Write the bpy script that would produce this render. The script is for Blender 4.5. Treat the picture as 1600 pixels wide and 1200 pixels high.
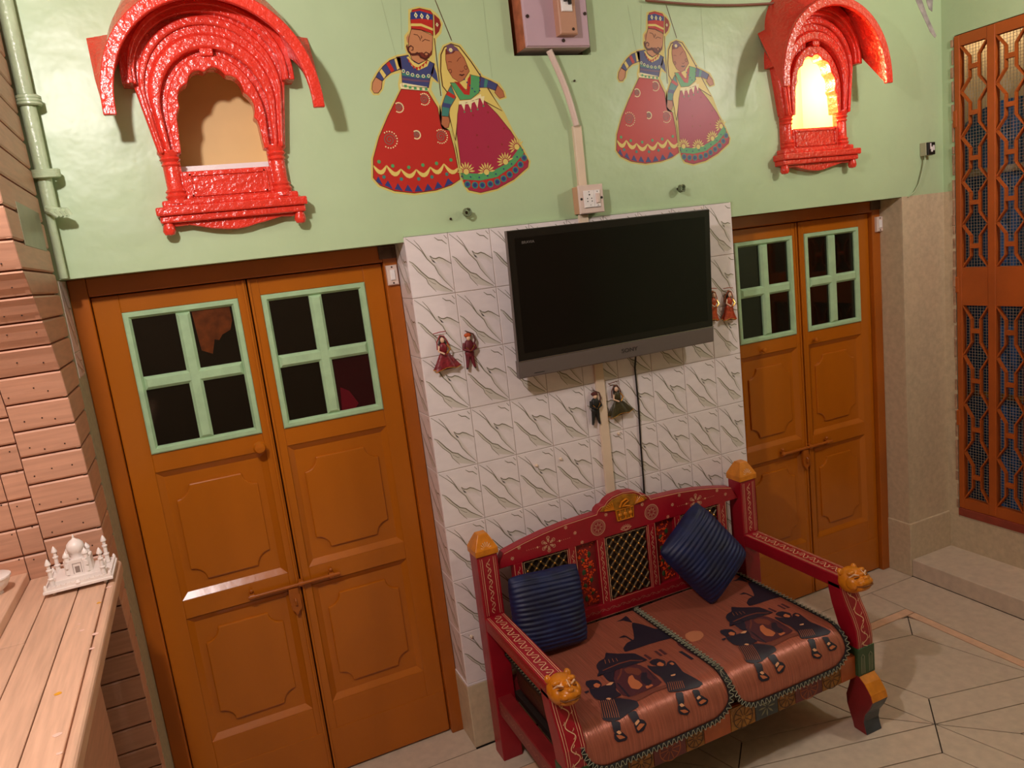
import bpy, bmesh, math, random
from mathutils import Vector, Matrix, Euler
random.seed(7)
scene = bpy.context.scene
for o in list(bpy.data.objects):
    bpy.data.objects.remove(o)
COL = scene.collection

# ------------------------------------------------------------------ camera
cam_d = bpy.data.cameras.new('camera')
cam = bpy.data.objects.new('camera', cam_d)
COL.objects.link(cam)
cam_d.sensor_width = 36.0
cam_d.lens = 1165.64 / 1600 * 36.0
cam_d.clip_start = 0.02
RX = Vector((0.90797, -0.40214, -0.11779))
RD = Vector((-0.17821, -0.11617, -0.97711))
RF = Vector((0.37925, 0.90818, -0.17714))
m3 = Matrix((RX, -RD, -RF)).transposed()
cam.matrix_world = Matrix.Translation((-0.694, -2.427, 1.805)) @ m3.to_4x4()
scene.camera = cam

# ------------------------------------------------------------------ world, light, exposure
world = bpy.data.worlds.new('world')
scene.world = world
world.use_nodes = True
world.node_tree.nodes['Background'].inputs[0].default_value = (0.02, 0.025, 0.04, 1)
world.node_tree.nodes['Background'].inputs[1].default_value = 0.3
LAMP_A = (-1.02, -1.48, 2.76)
LAMP_B = (2.2, -1.25, 2.66)
LAMP_A_W, LAMP_B_W, LAMP_N_W = 58.0, 23.0, 8.0
WARM = (1.0, 0.80, 0.60)
scene.view_settings.view_transform = 'Standard'
scene.view_settings.look = 'None'
scene.view_settings.exposure = 0.50
scene.view_settings.gamma = 1.0
scene.view_settings.use_curve_mapping = False

# ------------------------------------------------------------------ helpers
def lin(h, k=1.0):
    h = h.lstrip('#')
    r = []
    for i in (0, 2, 4):
        c = int(h[i:i + 2], 16) / 255
        r.append((c / 12.92 if c <= 0.04045 else ((c + 0.055) / 1.055) ** 2.4) * k)
    return (r[0], r[1], r[2], 1)

def mat(name, hexc, rough=0.5, metal=0.0, var=0.0, scale=6.0, bump=0.0, bscale=40.0, coat=0.0,
        rnd=0.0, stretch=None, spec=0.5, sheen=0.0, emit=0.0, trans=0.0, detail=4.0, bdist=0.01, dark2=None, aniso=None):
    m = bpy.data.materials.new(name)
    m.use_nodes = True
    nt = m.node_tree
    b = nt.nodes['Principled BSDF']
    b.inputs['Roughness'].default_value = rough
    b.inputs['Metallic'].default_value = metal
    b.inputs['Specular IOR Level'].default_value = spec
    b.inputs['Coat Weight'].default_value = coat
    b.inputs['Coat Roughness'].default_value = 0.12
    if sheen:
        b.inputs['Sheen Weight'].default_value = sheen
        b.inputs['Sheen Tint'].default_value = lin(hexc, 2.0)
    if trans:
        b.inputs['Transmission Weight'].default_value = trans
    c = lin(hexc)
    b.inputs['Base Color'].default_value = c
    if emit:
        b.inputs['Emission Color'].default_value = c
        b.inputs['Emission Strength'].default_value = emit
    if var or bump:
        geo = nt.nodes.new('ShaderNodeNewGeometry')
        mp = nt.nodes.new('ShaderNodeMapping')
        if stretch:
            mp.inputs['Scale'].default_value = stretch
        nt.links.new(geo.outputs['Position'], mp.inputs['Vector'])
    if var:
        n = nt.nodes.new('ShaderNodeTexNoise')
        n.inputs['Scale'].default_value = scale
        n.inputs['Detail'].default_value = detail
        nt.links.new(mp.outputs[0], n.inputs['Vector'])
        mx = nt.nodes.new('ShaderNodeMix')
        mx.data_type = 'RGBA'
        d = lin(dark2) if dark2 else tuple(x * (1 - var) for x in c[:3]) + (1,)
        l = c if dark2 else tuple(min(1, x * (1 + var * 0.7)) for x in c[:3]) + (1,)
        mx.inputs[6].default_value = d
        mx.inputs[7].default_value = l
        ramp = nt.nodes.new('ShaderNodeMapRange')
        ramp.inputs[1].default_value = 0.3
        ramp.inputs[2].default_value = 0.7
        nt.links.new(n.outputs[0], ramp.inputs[0])
        nt.links.new(ramp.outputs[0], mx.inputs[0])
        out = mx.outputs[2]
        if rnd:
            oi = nt.nodes.new('ShaderNodeObjectInfo')
            hs = nt.nodes.new('ShaderNodeHueSaturation')
            mr = nt.nodes.new('ShaderNodeMapRange')
            mr.inputs[3].default_value = 1 - rnd
            mr.inputs[4].default_value = 1 + rnd
            nt.links.new(oi.outputs['Random'], mr.inputs[0])
            nt.links.new(mr.outputs[0], hs.inputs['Value'])
            nt.links.new(out, hs.inputs['Color'])
            out = hs.outputs[0]
        nt.links.new(out, b.inputs['Base Color'])
    if bump:
        n2 = nt.nodes.new('ShaderNodeTexNoise')
        n2.inputs['Scale'].default_value = bscale
        n2.inputs['Detail'].default_value = 3
        nt.links.new(mp.outputs[0], n2.inputs['Vector'])
        bp = nt.nodes.new('ShaderNodeBump')
        bp.inputs['Strength'].default_value = bump
        bp.inputs['Distance'].default_value = bdist
        nt.links.new(n2.outputs[0], bp.inputs['Height'])
        nt.links.new(bp.outputs[0], b.inputs['Normal'])
        if coat:
            nt.links.new(bp.outputs[0], b.inputs['Coat Normal'])
    return m

def vcol_mat(name, rough=0.4, coat=0.0):
    m = bpy.data.materials.new(name)
    m.use_nodes = True
    nt = m.node_tree
    b = nt.nodes['Principled BSDF']
    b.inputs['Roughness'].default_value = rough
    b.inputs['Coat Weight'].default_value = coat
    a = nt.nodes.new('ShaderNodeVertexColor')
    a.layer_name = 'col'
    nt.links.new(a.outputs[0], b.inputs['Base Color'])
    return m

ORIG = {}

class G:
    """collects faces in world coordinates; build() links them as one mesh object"""
    def __init__(s):
        s.v, s.f, s.m, s.c = [], [], [], {}
    def add(s, vs, fs, mi=0, cols=None):
        o = len(s.v)
        s.v += [tuple(p) for p in vs]
        for i, f in enumerate(fs):
            s.f.append([o + k for k in f])
            s.m.append(mi)
        if cols:
            for i, c in enumerate(cols):
                s.c[o + i] = c
        return s
    def box(s, x0, x1, y0, y1, z0, z1, mi=0):
        return s.add([(x0, y0, z0), (x1, y0, z0), (x1, y1, z0), (x0, y1, z0), (x0, y0, z1), (x1, y0, z1), (x1, y1, z1), (x0, y1, z1)],
                     [(0, 3, 2, 1), (4, 5, 6, 7), (0, 1, 5, 4), (1, 2, 6, 5), (2, 3, 7, 6), (3, 0, 4, 7)], mi)
    def cbox(s, x0, x1, y0, y1, z0, z1, ch=0.004, mi=0):
        """box whose -Y face is chamfered"""
        vs = [(x0, y1, z0), (x1, y1, z0), (x1, y1, z1), (x0, y1, z1), (x0, y0 + ch, z0), (x1, y0 + ch, z0), (x1, y0 + ch, z1), (x0, y0 + ch, z1),
              (x0 + ch, y0, z0 + ch), (x1 - ch, y0, z0 + ch), (x1 - ch, y0, z1 - ch), (x0 + ch, y0, z1 - ch)]
        fs = [(0, 3, 2, 1)]
        for i in range(4):
            j = (i + 1) % 4
            fs += [(i, j, 4 + j, 4 + i), (4 + i, 4 + j, 8 + j, 8 + i)]
        fs.append((8, 9, 10, 11))
        return s.add(vs, fs, mi)
    def prism(s, poly, fn, d0, d1, mi=0):
        n = len(poly)
        vs = [fn(u, v, d0) for u, v in poly] + [fn(u, v, d1) for u, v in poly]
        fs = [tuple(range(n)), tuple(range(2 * n - 1, n - 1, -1))]
        for i in range(n):
            j = (i + 1) % n
            fs.append((i, n + i, n + j, j))
        return s.add(vs, fs, mi)
    def tube(s, pts, r, seg=8, mi=0, caps=True, flat=1.0):
        pts = [Vector(p) for p in pts]
        n = len(pts)
        rs = r if isinstance(r, (list, tuple)) else [r] * n
        vs, fs = [], []
        up = None
        for i, p in enumerate(pts):
            d = (pts[min(i + 1, n - 1)] - pts[max(i - 1, 0)])
            if d.length < 1e-9:
                d = Vector((0, 0, 1))
            d.normalize()
            if up is None:
                up = Vector((0, 1, 0)) if abs(d.y) < 0.9 else Vector((1, 0, 0))
            a = d.cross(up)
            if a.length < 1e-6:
                a = d.orthogonal()
            a.normalize()
            b = a.cross(d).normalized()
            up = b
            for k in range(seg):
                t = 2 * math.pi * k / seg
                vs.append(p + a * (math.cos(t) * rs[i]) + b * (math.sin(t) * rs[i] * flat))
        for i in range(n - 1):
            for k in range(seg):
                q = (k + 1) % seg
                fs.append((i * seg + k, i * seg + q, (i + 1) * seg + q, (i + 1) * seg + k))
        if caps:
            fs.append(tuple(range(seg))[::-1])
            fs.append(tuple((n - 1) * seg + k for k in range(seg)))
        return s.add(vs, fs, mi)
    def lathe(s, prof, o=(0, 0, 0), seg=16, mi=0, sx=1.0, sy=1.0, axis='z', a0=0.0):
        vs, fs = [], []
        for r, h in prof:
            for k in range(seg):
                t = 2 * math.pi * k / seg + a0
                x, y = r * math.cos(t) * sx, r * math.sin(t) * sy
                if axis == 'z':
                    vs.append((o[0] + x, o[1] + y, o[2] + h))
                elif axis == 'y':
                    vs.append((o[0] + x, o[1] + h, o[2] + y))
                else:
                    vs.append((o[0] + h, o[1] + x, o[2] + y))
        n = len(prof)
        for i in range(n - 1):
            for k in range(seg):
                q = (k + 1) % seg
                fs.append((i * seg + k, i * seg + q, (i + 1) * seg + q, (i + 1) * seg + k))
        fs.append(tuple(range(seg))[::-1])
        fs.append(tuple((n - 1) * seg + k for k in range(seg)))
        return s.add(vs, fs, mi)
    def ell(s, c, r, seg=12, rings=8, mi=0, rot=None):
        vs, fs = [], []
        c = Vector(c)
        if not isinstance(r, (list, tuple)):
            r = (r, r, r)
        for i in range(1, rings):
            t = math.pi * i / rings
            for k in range(seg):
                p = 2 * math.pi * k / seg
                q = Vector((r[0] * math.sin(t) * math.cos(p), r[1] * math.sin(t) * math.sin(p), r[2] * math.cos(t)))
                if rot:
                    q = rot @ q
                vs.append(c + q)
        top, bot = Vector((0, 0, r[2])), Vector((0, 0, -r[2]))
        if rot:
            top, bot = rot @ top, rot @ bot
        vs += [c + top, c + bot]
        n = (rings - 1) * seg
        for i in range(rings - 2):
            for k in range(seg):
                q = (k + 1) % seg
                fs.append((i * seg + k, (i + 1) * seg + k, (i + 1) * seg + q, i * seg + q))
        for k in range(seg):
            q = (k + 1) % seg
            fs.append((n, k, q))
            fs.append((n + 1, (rings - 2) * seg + q, (rings - 2) * seg + k))
        return s.add(vs, fs, mi)
    def grid(s, fn, nu, nv, mi=0, closed_u=False):
        vs = [fn(i / nu, j / nv) for i in range(nu + 1) for j in range(nv + 1)]
        fs = []
        for i in range(nu):
            for j in range(nv):
                fs.append((i * (nv + 1) + j, (i + 1) * (nv + 1) + j, (i + 1) * (nv + 1) + j + 1, i * (nv + 1) + j + 1))
        return s.add(vs, fs, mi)
    def ribbon(s, pts, w, nrm, mi=0, cols=None):
        """flat painted stroke of width w lying on a surface with normal nrm"""
        pts = [Vector(p) for p in pts]
        n = len(pts)
        nrm = Vector(nrm)
        ws = w if isinstance(w, (list, tuple)) else [w] * n
        vs, fs = [], []
        for i, p in enumerate(pts):
            d = (pts[min(i + 1, n - 1)] - pts[max(i - 1, 0)])
            sd = nrm.cross(d)
            if sd.length > 1e-9:
                sd.normalize()
            vs += [p + sd * ws[i] / 2, p - sd * ws[i] / 2]
        for i in range(n - 1):
            fs.append((2 * i, 2 * i + 1, 2 * i + 3, 2 * i + 2))
        return s.add(vs, fs, mi, cols)
    def xform(s, mx):
        s.v = [tuple(mx @ Vector(p)) for p in s.v]
        return s
    def build(s, name, mats, parent=None, bevel=0.0, smooth=False, angle=40, solid=0.0, segs=2, local=False, recalc=True):
        if not isinstance(mats, (list, tuple)):
            mats = [mats]
        o = Vector((0, 0, 0))
        if parent is not None and not local:
            o = ORIG.get(parent.name, Vector((0, 0, 0)))
        me = bpy.data.meshes.new(name)
        me.from_pydata([tuple(Vector(p) - o) for p in s.v], [], s.f)
        for m in mats:
            me.materials.append(m)
        me.polygons.foreach_set('material_index', s.m)
        if s.c:
            ca = me.color_attributes.new('col', 'FLOAT_COLOR', 'POINT')
            for i in range(len(s.v)):
                ca.data[i].color = s.c.get(i, (1, 1, 1, 1))
        if recalc:
            bm = bmesh.new()
            bm.from_mesh(me)
            bmesh.ops.recalc_face_normals(bm, faces=bm.faces)
            bm.to_mesh(me)
            bm.free()
        if smooth:
            me.polygons.foreach_set('use_smooth', [True] * len(me.polygons))
            me.set_sharp_from_angle(angle=math.radians(angle))
        me.update()
        ob = bpy.data.objects.new(name, me)
        COL.objects.link(ob)
        if parent is not None:
            ob.parent = parent
        ORIG[ob.name] = o.copy()
        if solid:
            md = ob.modifiers.new('thick', 'SOLIDIFY')
            md.thickness = solid
            md.offset = 0
        if bevel:
            md = ob.modifiers.new('bevel', 'BEVEL')
            md.width = bevel
            md.segments = segs
            md.limit_method = 'ANGLE'
            md.angle_limit = math.radians(35)
        return ob

def thing(name, label, cat, loc=(0, 0, 0), group=None):
    o = bpy.data.objects.new(name, None)
    COL.objects.link(o)
    o.location = loc
    o.empty_display_size = 0.05
    ORIG[o.name] = Vector(loc)
    return tag(o, label, cat, group)

def tag(o, label, cat, group=None, kind=None):
    o['label'] = label
    o['category'] = cat
    if group:
        o['group'] = group
    if kind:
        o['kind'] = kind
    return o

def struct(o, label=None, cat=None):
    o['kind'] = 'structure'
    if label:
        o['label'] = label
    if cat:
        o['category'] = cat
    return o

def sroot(name, label, cat, loc=(0, 0, 0)):
    o = thing(name, label, cat, loc)
    o['kind'] = 'structure'
    return o

def inst(me, name, loc, parent, rot=None):
    ob = bpy.data.objects.new(name, me)
    COL.objects.link(ob)
    ob.parent = parent
    ob.location = Vector(loc) - ORIG.get(parent.name, Vector((0, 0, 0)))
    if rot:
        ob.rotation_euler = rot
    return ob

XZ = lambda u, v, d: (u, d, v)        # shapes drawn on the back wall
XY = lambda u, v, d: (u, v, d)        # shapes drawn on the floor
YZ = lambda u, v, d: (d, u, v)        # shapes drawn on the side walls

# ------------------------------------------------------------------ materials
M_GREEN = mat('green_gloss_paint', 'B3CBA0', 0.36, var=0.06, scale=2.5, bump=0.2, bscale=9, spec=0.5, bdist=0.02)
M_PLASTER = mat('beige_terrazzo_plaster', 'C6B495', 0.45, var=0.12, scale=45, bump=0.05, bscale=120)
M_GREYPL = mat('grey_green_plaster', 'A9A386', 0.6, var=0.2, scale=60, bump=0.2, bscale=90)
M_CREAM = mat('cream_wall_paint', '8E7B62', 0.7, var=0.06, scale=3)
M_CEIL = mat('ceiling_paint', 'A89E90', 0.7, var=0.05, scale=3)
M_STONE = mat('kota_stone_floor', 'C9B8A2', 0.32, var=0.1, scale=28, bump=0.03, bscale=60, rnd=0.03)
M_STRIP = mat('pink_stone_strip', 'DDB594', 0.35, var=0.1, scale=30)
M_GROUT = mat('dark_floor_joint', '2A2018', 0.8)
M_TILE = mat('white_marble_print_tile', 'E4DBDA', 0.14, var=0.05, scale=7, stretch=(2, 2, 5))
M_VEIN = vcol_mat('marble_vein_print', 0.14)
M_TGROUT = mat('tile_grout', 'A89A8E', 0.8)
M_DOOR = mat('orange_brown_enamel', 'B0610F', 0.25, var=0.12, scale=4, bump=0.12, bscale=26, stretch=(1, 1, 0.25), bdist=0.006)
M_DOORF = mat('brown_enamel_frame', 'A45612', 0.28, var=0.12, scale=4, bump=0.1, bscale=26, bdist=0.006)
M_PUTTY = mat('pale_green_window_paint', 'A9CBA0', 0.3, var=0.1, scale=25, bump=0.15, bscale=60, bdist=0.004)
M_GLASS = mat('dark_painted_glass', '120E08', 0.06, spec=0.5)
M_GLASSB = mat('brown_paper_backed_glass', '5A2A0C', 0.1, var=0.9, scale=9, dark2='140C07')
M_GLASSR = mat('dark_red_glass', '2A060C', 0.06)
M_RED = mat('lumpy_red_gloss_paint', 'DE3A2A', 0.24, var=0.1, scale=14, bump=0.6, bscale=70, coat=0.35, bdist=0.007)
M_NICHE = mat('niche_ochre_paint', 'E3BE82', 0.6, var=0.05)
M_NICHEW = mat('niche_white_stone', 'E9E4E2', 0.4, var=0.05)
M_WOOD = mat('peach_stained_pine', 'C8977C', 0.42, var=0.13, scale=3.5, stretch=(2, 3, 26), bump=0.04, bscale=6, rnd=0.06)
M_WOODS = mat('pale_pine_shelf', 'D4AC90', 0.4, var=0.14, scale=3.5, stretch=(30, 2, 2), bump=0.04, bscale=6, rnd=0.05)
M_WGROOVE = mat('groove_dark_pine', '8C4A2C', 0.7)
M_STEEL = mat('brushed_plaque_metal', '8E8672', 0.35, metal=0.6, var=0.15, scale=18)
M_GPIPE = mat('green_painted_iron', 'B9CDA6', 0.3, var=0.1, scale=20, bump=0.4, bscale=70, bdist=0.005)
M_WHITEP = mat('white_pvc', 'D8C2B6', 0.4, var=0.06, scale=10)
M_PVC = mat('cream_pvc_trunking', 'DCC7AE', 0.45, var=0.05, scale=12)
M_GREYB = mat('lilac_grey_metal_box', 'B79DA2', 0.45, var=0.08, scale=6)
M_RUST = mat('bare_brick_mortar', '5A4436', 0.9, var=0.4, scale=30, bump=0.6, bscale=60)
M_BEIGEB = mat('beige_breaker_housing', 'B98A70', 0.5, var=0.05)
M_BLACK = mat('black_plastic', '14100E', 0.4)
M_SCREW = mat('dark_screw', '3B2A22', 0.5, metal=0.5)
M_TVB = mat('black_tv_bezel', '16120F', 0.25, spec=0.5)
M_SCREEN = mat('glossy_dark_screen', '0B0807', 0.18, spec=0.4)
M_SILVER = mat('silver_grey_trim', '6E6460', 0.35, metal=0.35)
M_LETTER = mat('dark_lettering', '1F1A18', 0.5)
M_LETTERG = mat('grey_lettering', '6A625C', 0.5)
M_SRED = mat('crimson_wood_paint', '930F20', 0.33, var=0.12, scale=9, bump=0.06, bscale=40)
M_SRED2 = mat('faded_maroon_paint', '7E1E20', 0.4, var=0.2, scale=12)
M_SPINK = mat('rose_top_edge_paint', 'B02436', 0.35)
M_YEL = mat('ochre_yellow_paint', 'CC7A12', 0.35, var=0.2, scale=30, bump=0.2, bscale=60, bdist=0.004)
M_YELD = mat('carved_gold_relief', '9A6412', 0.4, var=0.4, scale=45, bump=0.3, bscale=90)
M_PAINT = mat('cream_ornament_paint', 'D9AE86', 0.5)
M_PAINTD = mat('faint_ornament_paint', 'B0735F', 0.5)
M_LATT = mat('dark_bronze_lattice', '5A4628', 0.35, metal=0.3, var=0.3, scale=40)
M_LATTB = mat('dark_brown_backing', '241712', 0.6)
M_BEAD = mat('orange_bead_paint', 'D8481A', 0.35, var=0.25, scale=60)
M_GREENP = mat('green_block_paint', '2E4A2A', 0.4, var=0.15, scale=20)
M_BLUEP = mat('slate_blue_block_paint', '3A4148', 0.4, var=0.2, scale=20)
M_ORANGEP = mat('orange_block_paint', 'B35A2A', 0.4, var=0.15, scale=20)
M_MAROONP = mat('plum_block_paint', '6E2A2C', 0.4, var=0.2, scale=20)
M_LEATHER = mat('dark_brown_leatherette', '2C1810', 0.38, bump=0.1, bscale=120)
M_SATIN = mat('copper_satin', 'A65E49', 0.30, metal=0.35, var=0.3, scale=5, stretch=(70, 1.5, 1.5), bump=0.5, bscale=4, sheen=0.3, spec=0.6, bdist=0.004)
M_NAVY = mat('navy_print', '1B1526', 0.5)
M_PLUM = mat('plum_print', '4A2028', 0.5)
M_TAN = mat('tan_print', 'B5673F', 0.5)
M_SKINP = mat('sandal_print', 'D49A70', 0.5)
M_BRAID = mat('black_braid', '14100F', 0.7)
M_BRAIDG = mat('grey_green_braid', '8A8A72', 0.6)
M_VELVET = mat('navy_velvet', '081640', 0.55, var=0.55, scale=18, sheen=0.5)
M_WHITEM = mat('white_marble_souvenir', 'EDE3DC', 0.35, var=0.03, scale=20)
M_SKIN = mat('doll_face_paint', 'E0B99A', 0.5)
M_GOLD = mat('gold_tinsel', 'D9A050', 0.25, metal=0.8)
M_GRILLE = mat('orange_iron_paint', 'A9500F', 0.55, var=0.12, scale=8, bump=0.05, bscale=40)
M_REDTH = mat('dull_red_sill_paint', '8E3A28', 0.5, var=0.2, scale=20)
M_MESH = mat('galvanised_mesh_wire', 'A8A08C', 0.5)
M_TARP = mat('blue_tarpaulin', '2F68A8', 0.5, var=0.3, scale=6)
M_BULB = mat('bulb_glass_lit', 'FFE2B0', 0.4, emit=12.0)
MAN = {
    'hat': [(-0.0649,0.54),(-0.0392,0.5453),(-0.0038,0.5382),(0.0032,0.5282),(-0.0051,0.4625),(-0.0137,0.4701),(-0.0431,0.4801),(-0.0759,0.4841),(-0.0741,0.515)],
    'hat_tail': [(0.0077,0.5282),(0.0237,0.5132),(0.0269,0.4955),(0.0172,0.4752),(0.0023,0.4625),(0.0041,0.4954)],
    'hat_band1': [(-0.0748,0.4991),(-0.0403,0.4992),(-0.0026,0.4843),(-0.0036,0.4772),(-0.0415,0.4912),(-0.0765,0.4911)],
    'hat_band2': [(-0.0715,0.5325),(-0.0403,0.5378),(0.0019,0.5267),(0.0007,0.5105),(-0.0381,0.5143),(-0.0747,0.511)],
    'face': [(-0.0761,0.4826),(-0.0433,0.4791),(-0.0063,0.4625),(-0.0136,0.4193),(-0.0292,0.4016),(-0.0369,0.3879),(-0.0667,0.3766),(-0.0871,0.3896),(-0.0954,0.4199),(-0.0885,0.4551)],
    'ear': [(-0.0868,0.4701),(-0.0964,0.4576),(-0.0961,0.441),(-0.0887,0.4425)],
    'beard': [(-0.0966,0.4375),(-0.0954,0.4199),(-0.0845,0.4072),(-0.0646,0.4096),(-0.0503,0.412),(-0.0377,0.4017),(-0.0225,0.4092),(-0.0136,0.4193),(-0.0175,0.404),(-0.0367,0.3889),(-0.0529,0.3942),(-0.0657,0.402),(-0.0855,0.4007),(-0.0996,0.4174),(-0.1016,0.43)],
    'torso': [(-0.1383,0.3977),(-0.0989,0.4033),(-0.0875,0.387),(-0.0667,0.3766),(-0.0369,0.3879),(-0.0131,0.3758),(-0.0217,0.3477),(-0.0335,0.3325),(-0.0437,0.3018),(-0.1323,0.3092),(-0.1272,0.3548),(-0.1342,0.37)],
    'collar': [(-0.1043,0.3973),(-0.095,0.3998),(-0.0827,0.3819),(-0.067,0.3741),(-0.0399,0.3864),(-0.029,0.3837),(-0.038,0.3685),(-0.0696,0.3563),(-0.0901,0.3693)],
    'chest_band': [(-0.1279,0.3497),(-0.0856,0.3428),(-0.0301,0.3365),(-0.0333,0.3299),(-0.0868,0.3347),(-0.1291,0.3421)],
    'chest_band2': [(-0.1302,0.3346),(-0.0877,0.3286),(-0.0365,0.3238),(-0.0384,0.3187),(-0.0886,0.3224),(-0.13,0.3285)],
    'arm': [(-0.1301,0.3976),(-0.1616,0.388),(-0.1859,0.3708),(-0.2081,0.3487),(-0.215,0.3389),(-0.1954,0.3259),(-0.1827,0.3382),(-0.1646,0.3504),(-0.1416,0.3575),(-0.126,0.3623),(-0.125,0.3951)],
    'arm_b1': [(-0.1457,0.3923),(-0.1376,0.3952),(-0.1324,0.3639),(-0.1414,0.3591)],
    'arm_b2': [(-0.175,0.3782),(-0.1647,0.3855),(-0.1509,0.3577),(-0.1617,0.3514)],
    'arm_b3': [(-0.2002,0.3551),(-0.1924,0.3634),(-0.1803,0.3432),(-0.1889,0.3333)],
    'hand': [(-0.215,0.3389),(-0.2284,0.3217),(-0.2331,0.3018),(-0.2278,0.2906),(-0.2144,0.2902),(-0.2016,0.3034),(-0.196,0.3259),(-0.2053,0.3322)],
    'arm_r': [(-0.0163,0.3733),(-0.0089,0.3449),(-0.0073,0.3164),(-0.0273,0.3365),(-0.0285,0.3478)],
    'belt': [(-0.1386,0.3155),(-0.1308,0.3194),(-0.049,0.3045),(-0.0438,0.2967),(-0.0494,0.2896),(-0.1364,0.3007),(-0.1395,0.3094)],
    'skirt': [(-0.1364,0.3002),(-0.0481,0.2906),(-0.0213,0.2388),(-0.018,0.1809),(-0.0137,0.1701),(0.0088,0.1638),(0.0181,0.1046),(0.0248,0.0043),(-0.0102,-0.0122),(-0.0648,-0.0242),(-0.1402,-0.0279),(-0.206,-0.0158),(-0.2525,0.0061),(-0.2705,0.0308),(-0.2615,0.0897),(-0.2324,0.1548),(-0.1926,0.2195)],
    'halo': [(-0.0772,0.5423),(-0.0439,0.5512),(-0.0,0.5447),(0.0202,0.5283),(0.0345,0.5006),(0.0244,0.4701),(0.0048,0.4523),(-0.0084,0.3886),(-0.0014,0.337),(-0.0023,0.3111),(-0.0265,0.322),(-0.0359,0.2964),(-0.0119,0.2437),(-0.0072,0.1751),(0.0175,0.1634),(0.0269,0.1041),(0.0311,0.0022),(-0.0082,-0.0188),(-0.0657,-0.0311),(-0.1412,-0.0348),(-0.2098,-0.0224),(-0.2587,0.0013),(-0.2774,0.0287),(-0.2675,0.0926),(-0.2374,0.1576),(-0.1976,0.2222),(-0.1452,0.2969),(-0.1449,0.3172),(-0.1334,0.3498),(-0.1599,0.3453),(-0.1839,0.3307),(-0.1955,0.3008),(-0.2127,0.2836),(-0.2315,0.2842),(-0.2398,0.2995),(-0.2333,0.3243),(-0.2162,0.3489),(-0.1905,0.3759),(-0.1633,0.3945),(-0.1373,0.4042),(-0.1036,0.4089),(-0.1068,0.425),(-0.1023,0.4626),(-0.0868,0.4776)],
}
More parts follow.
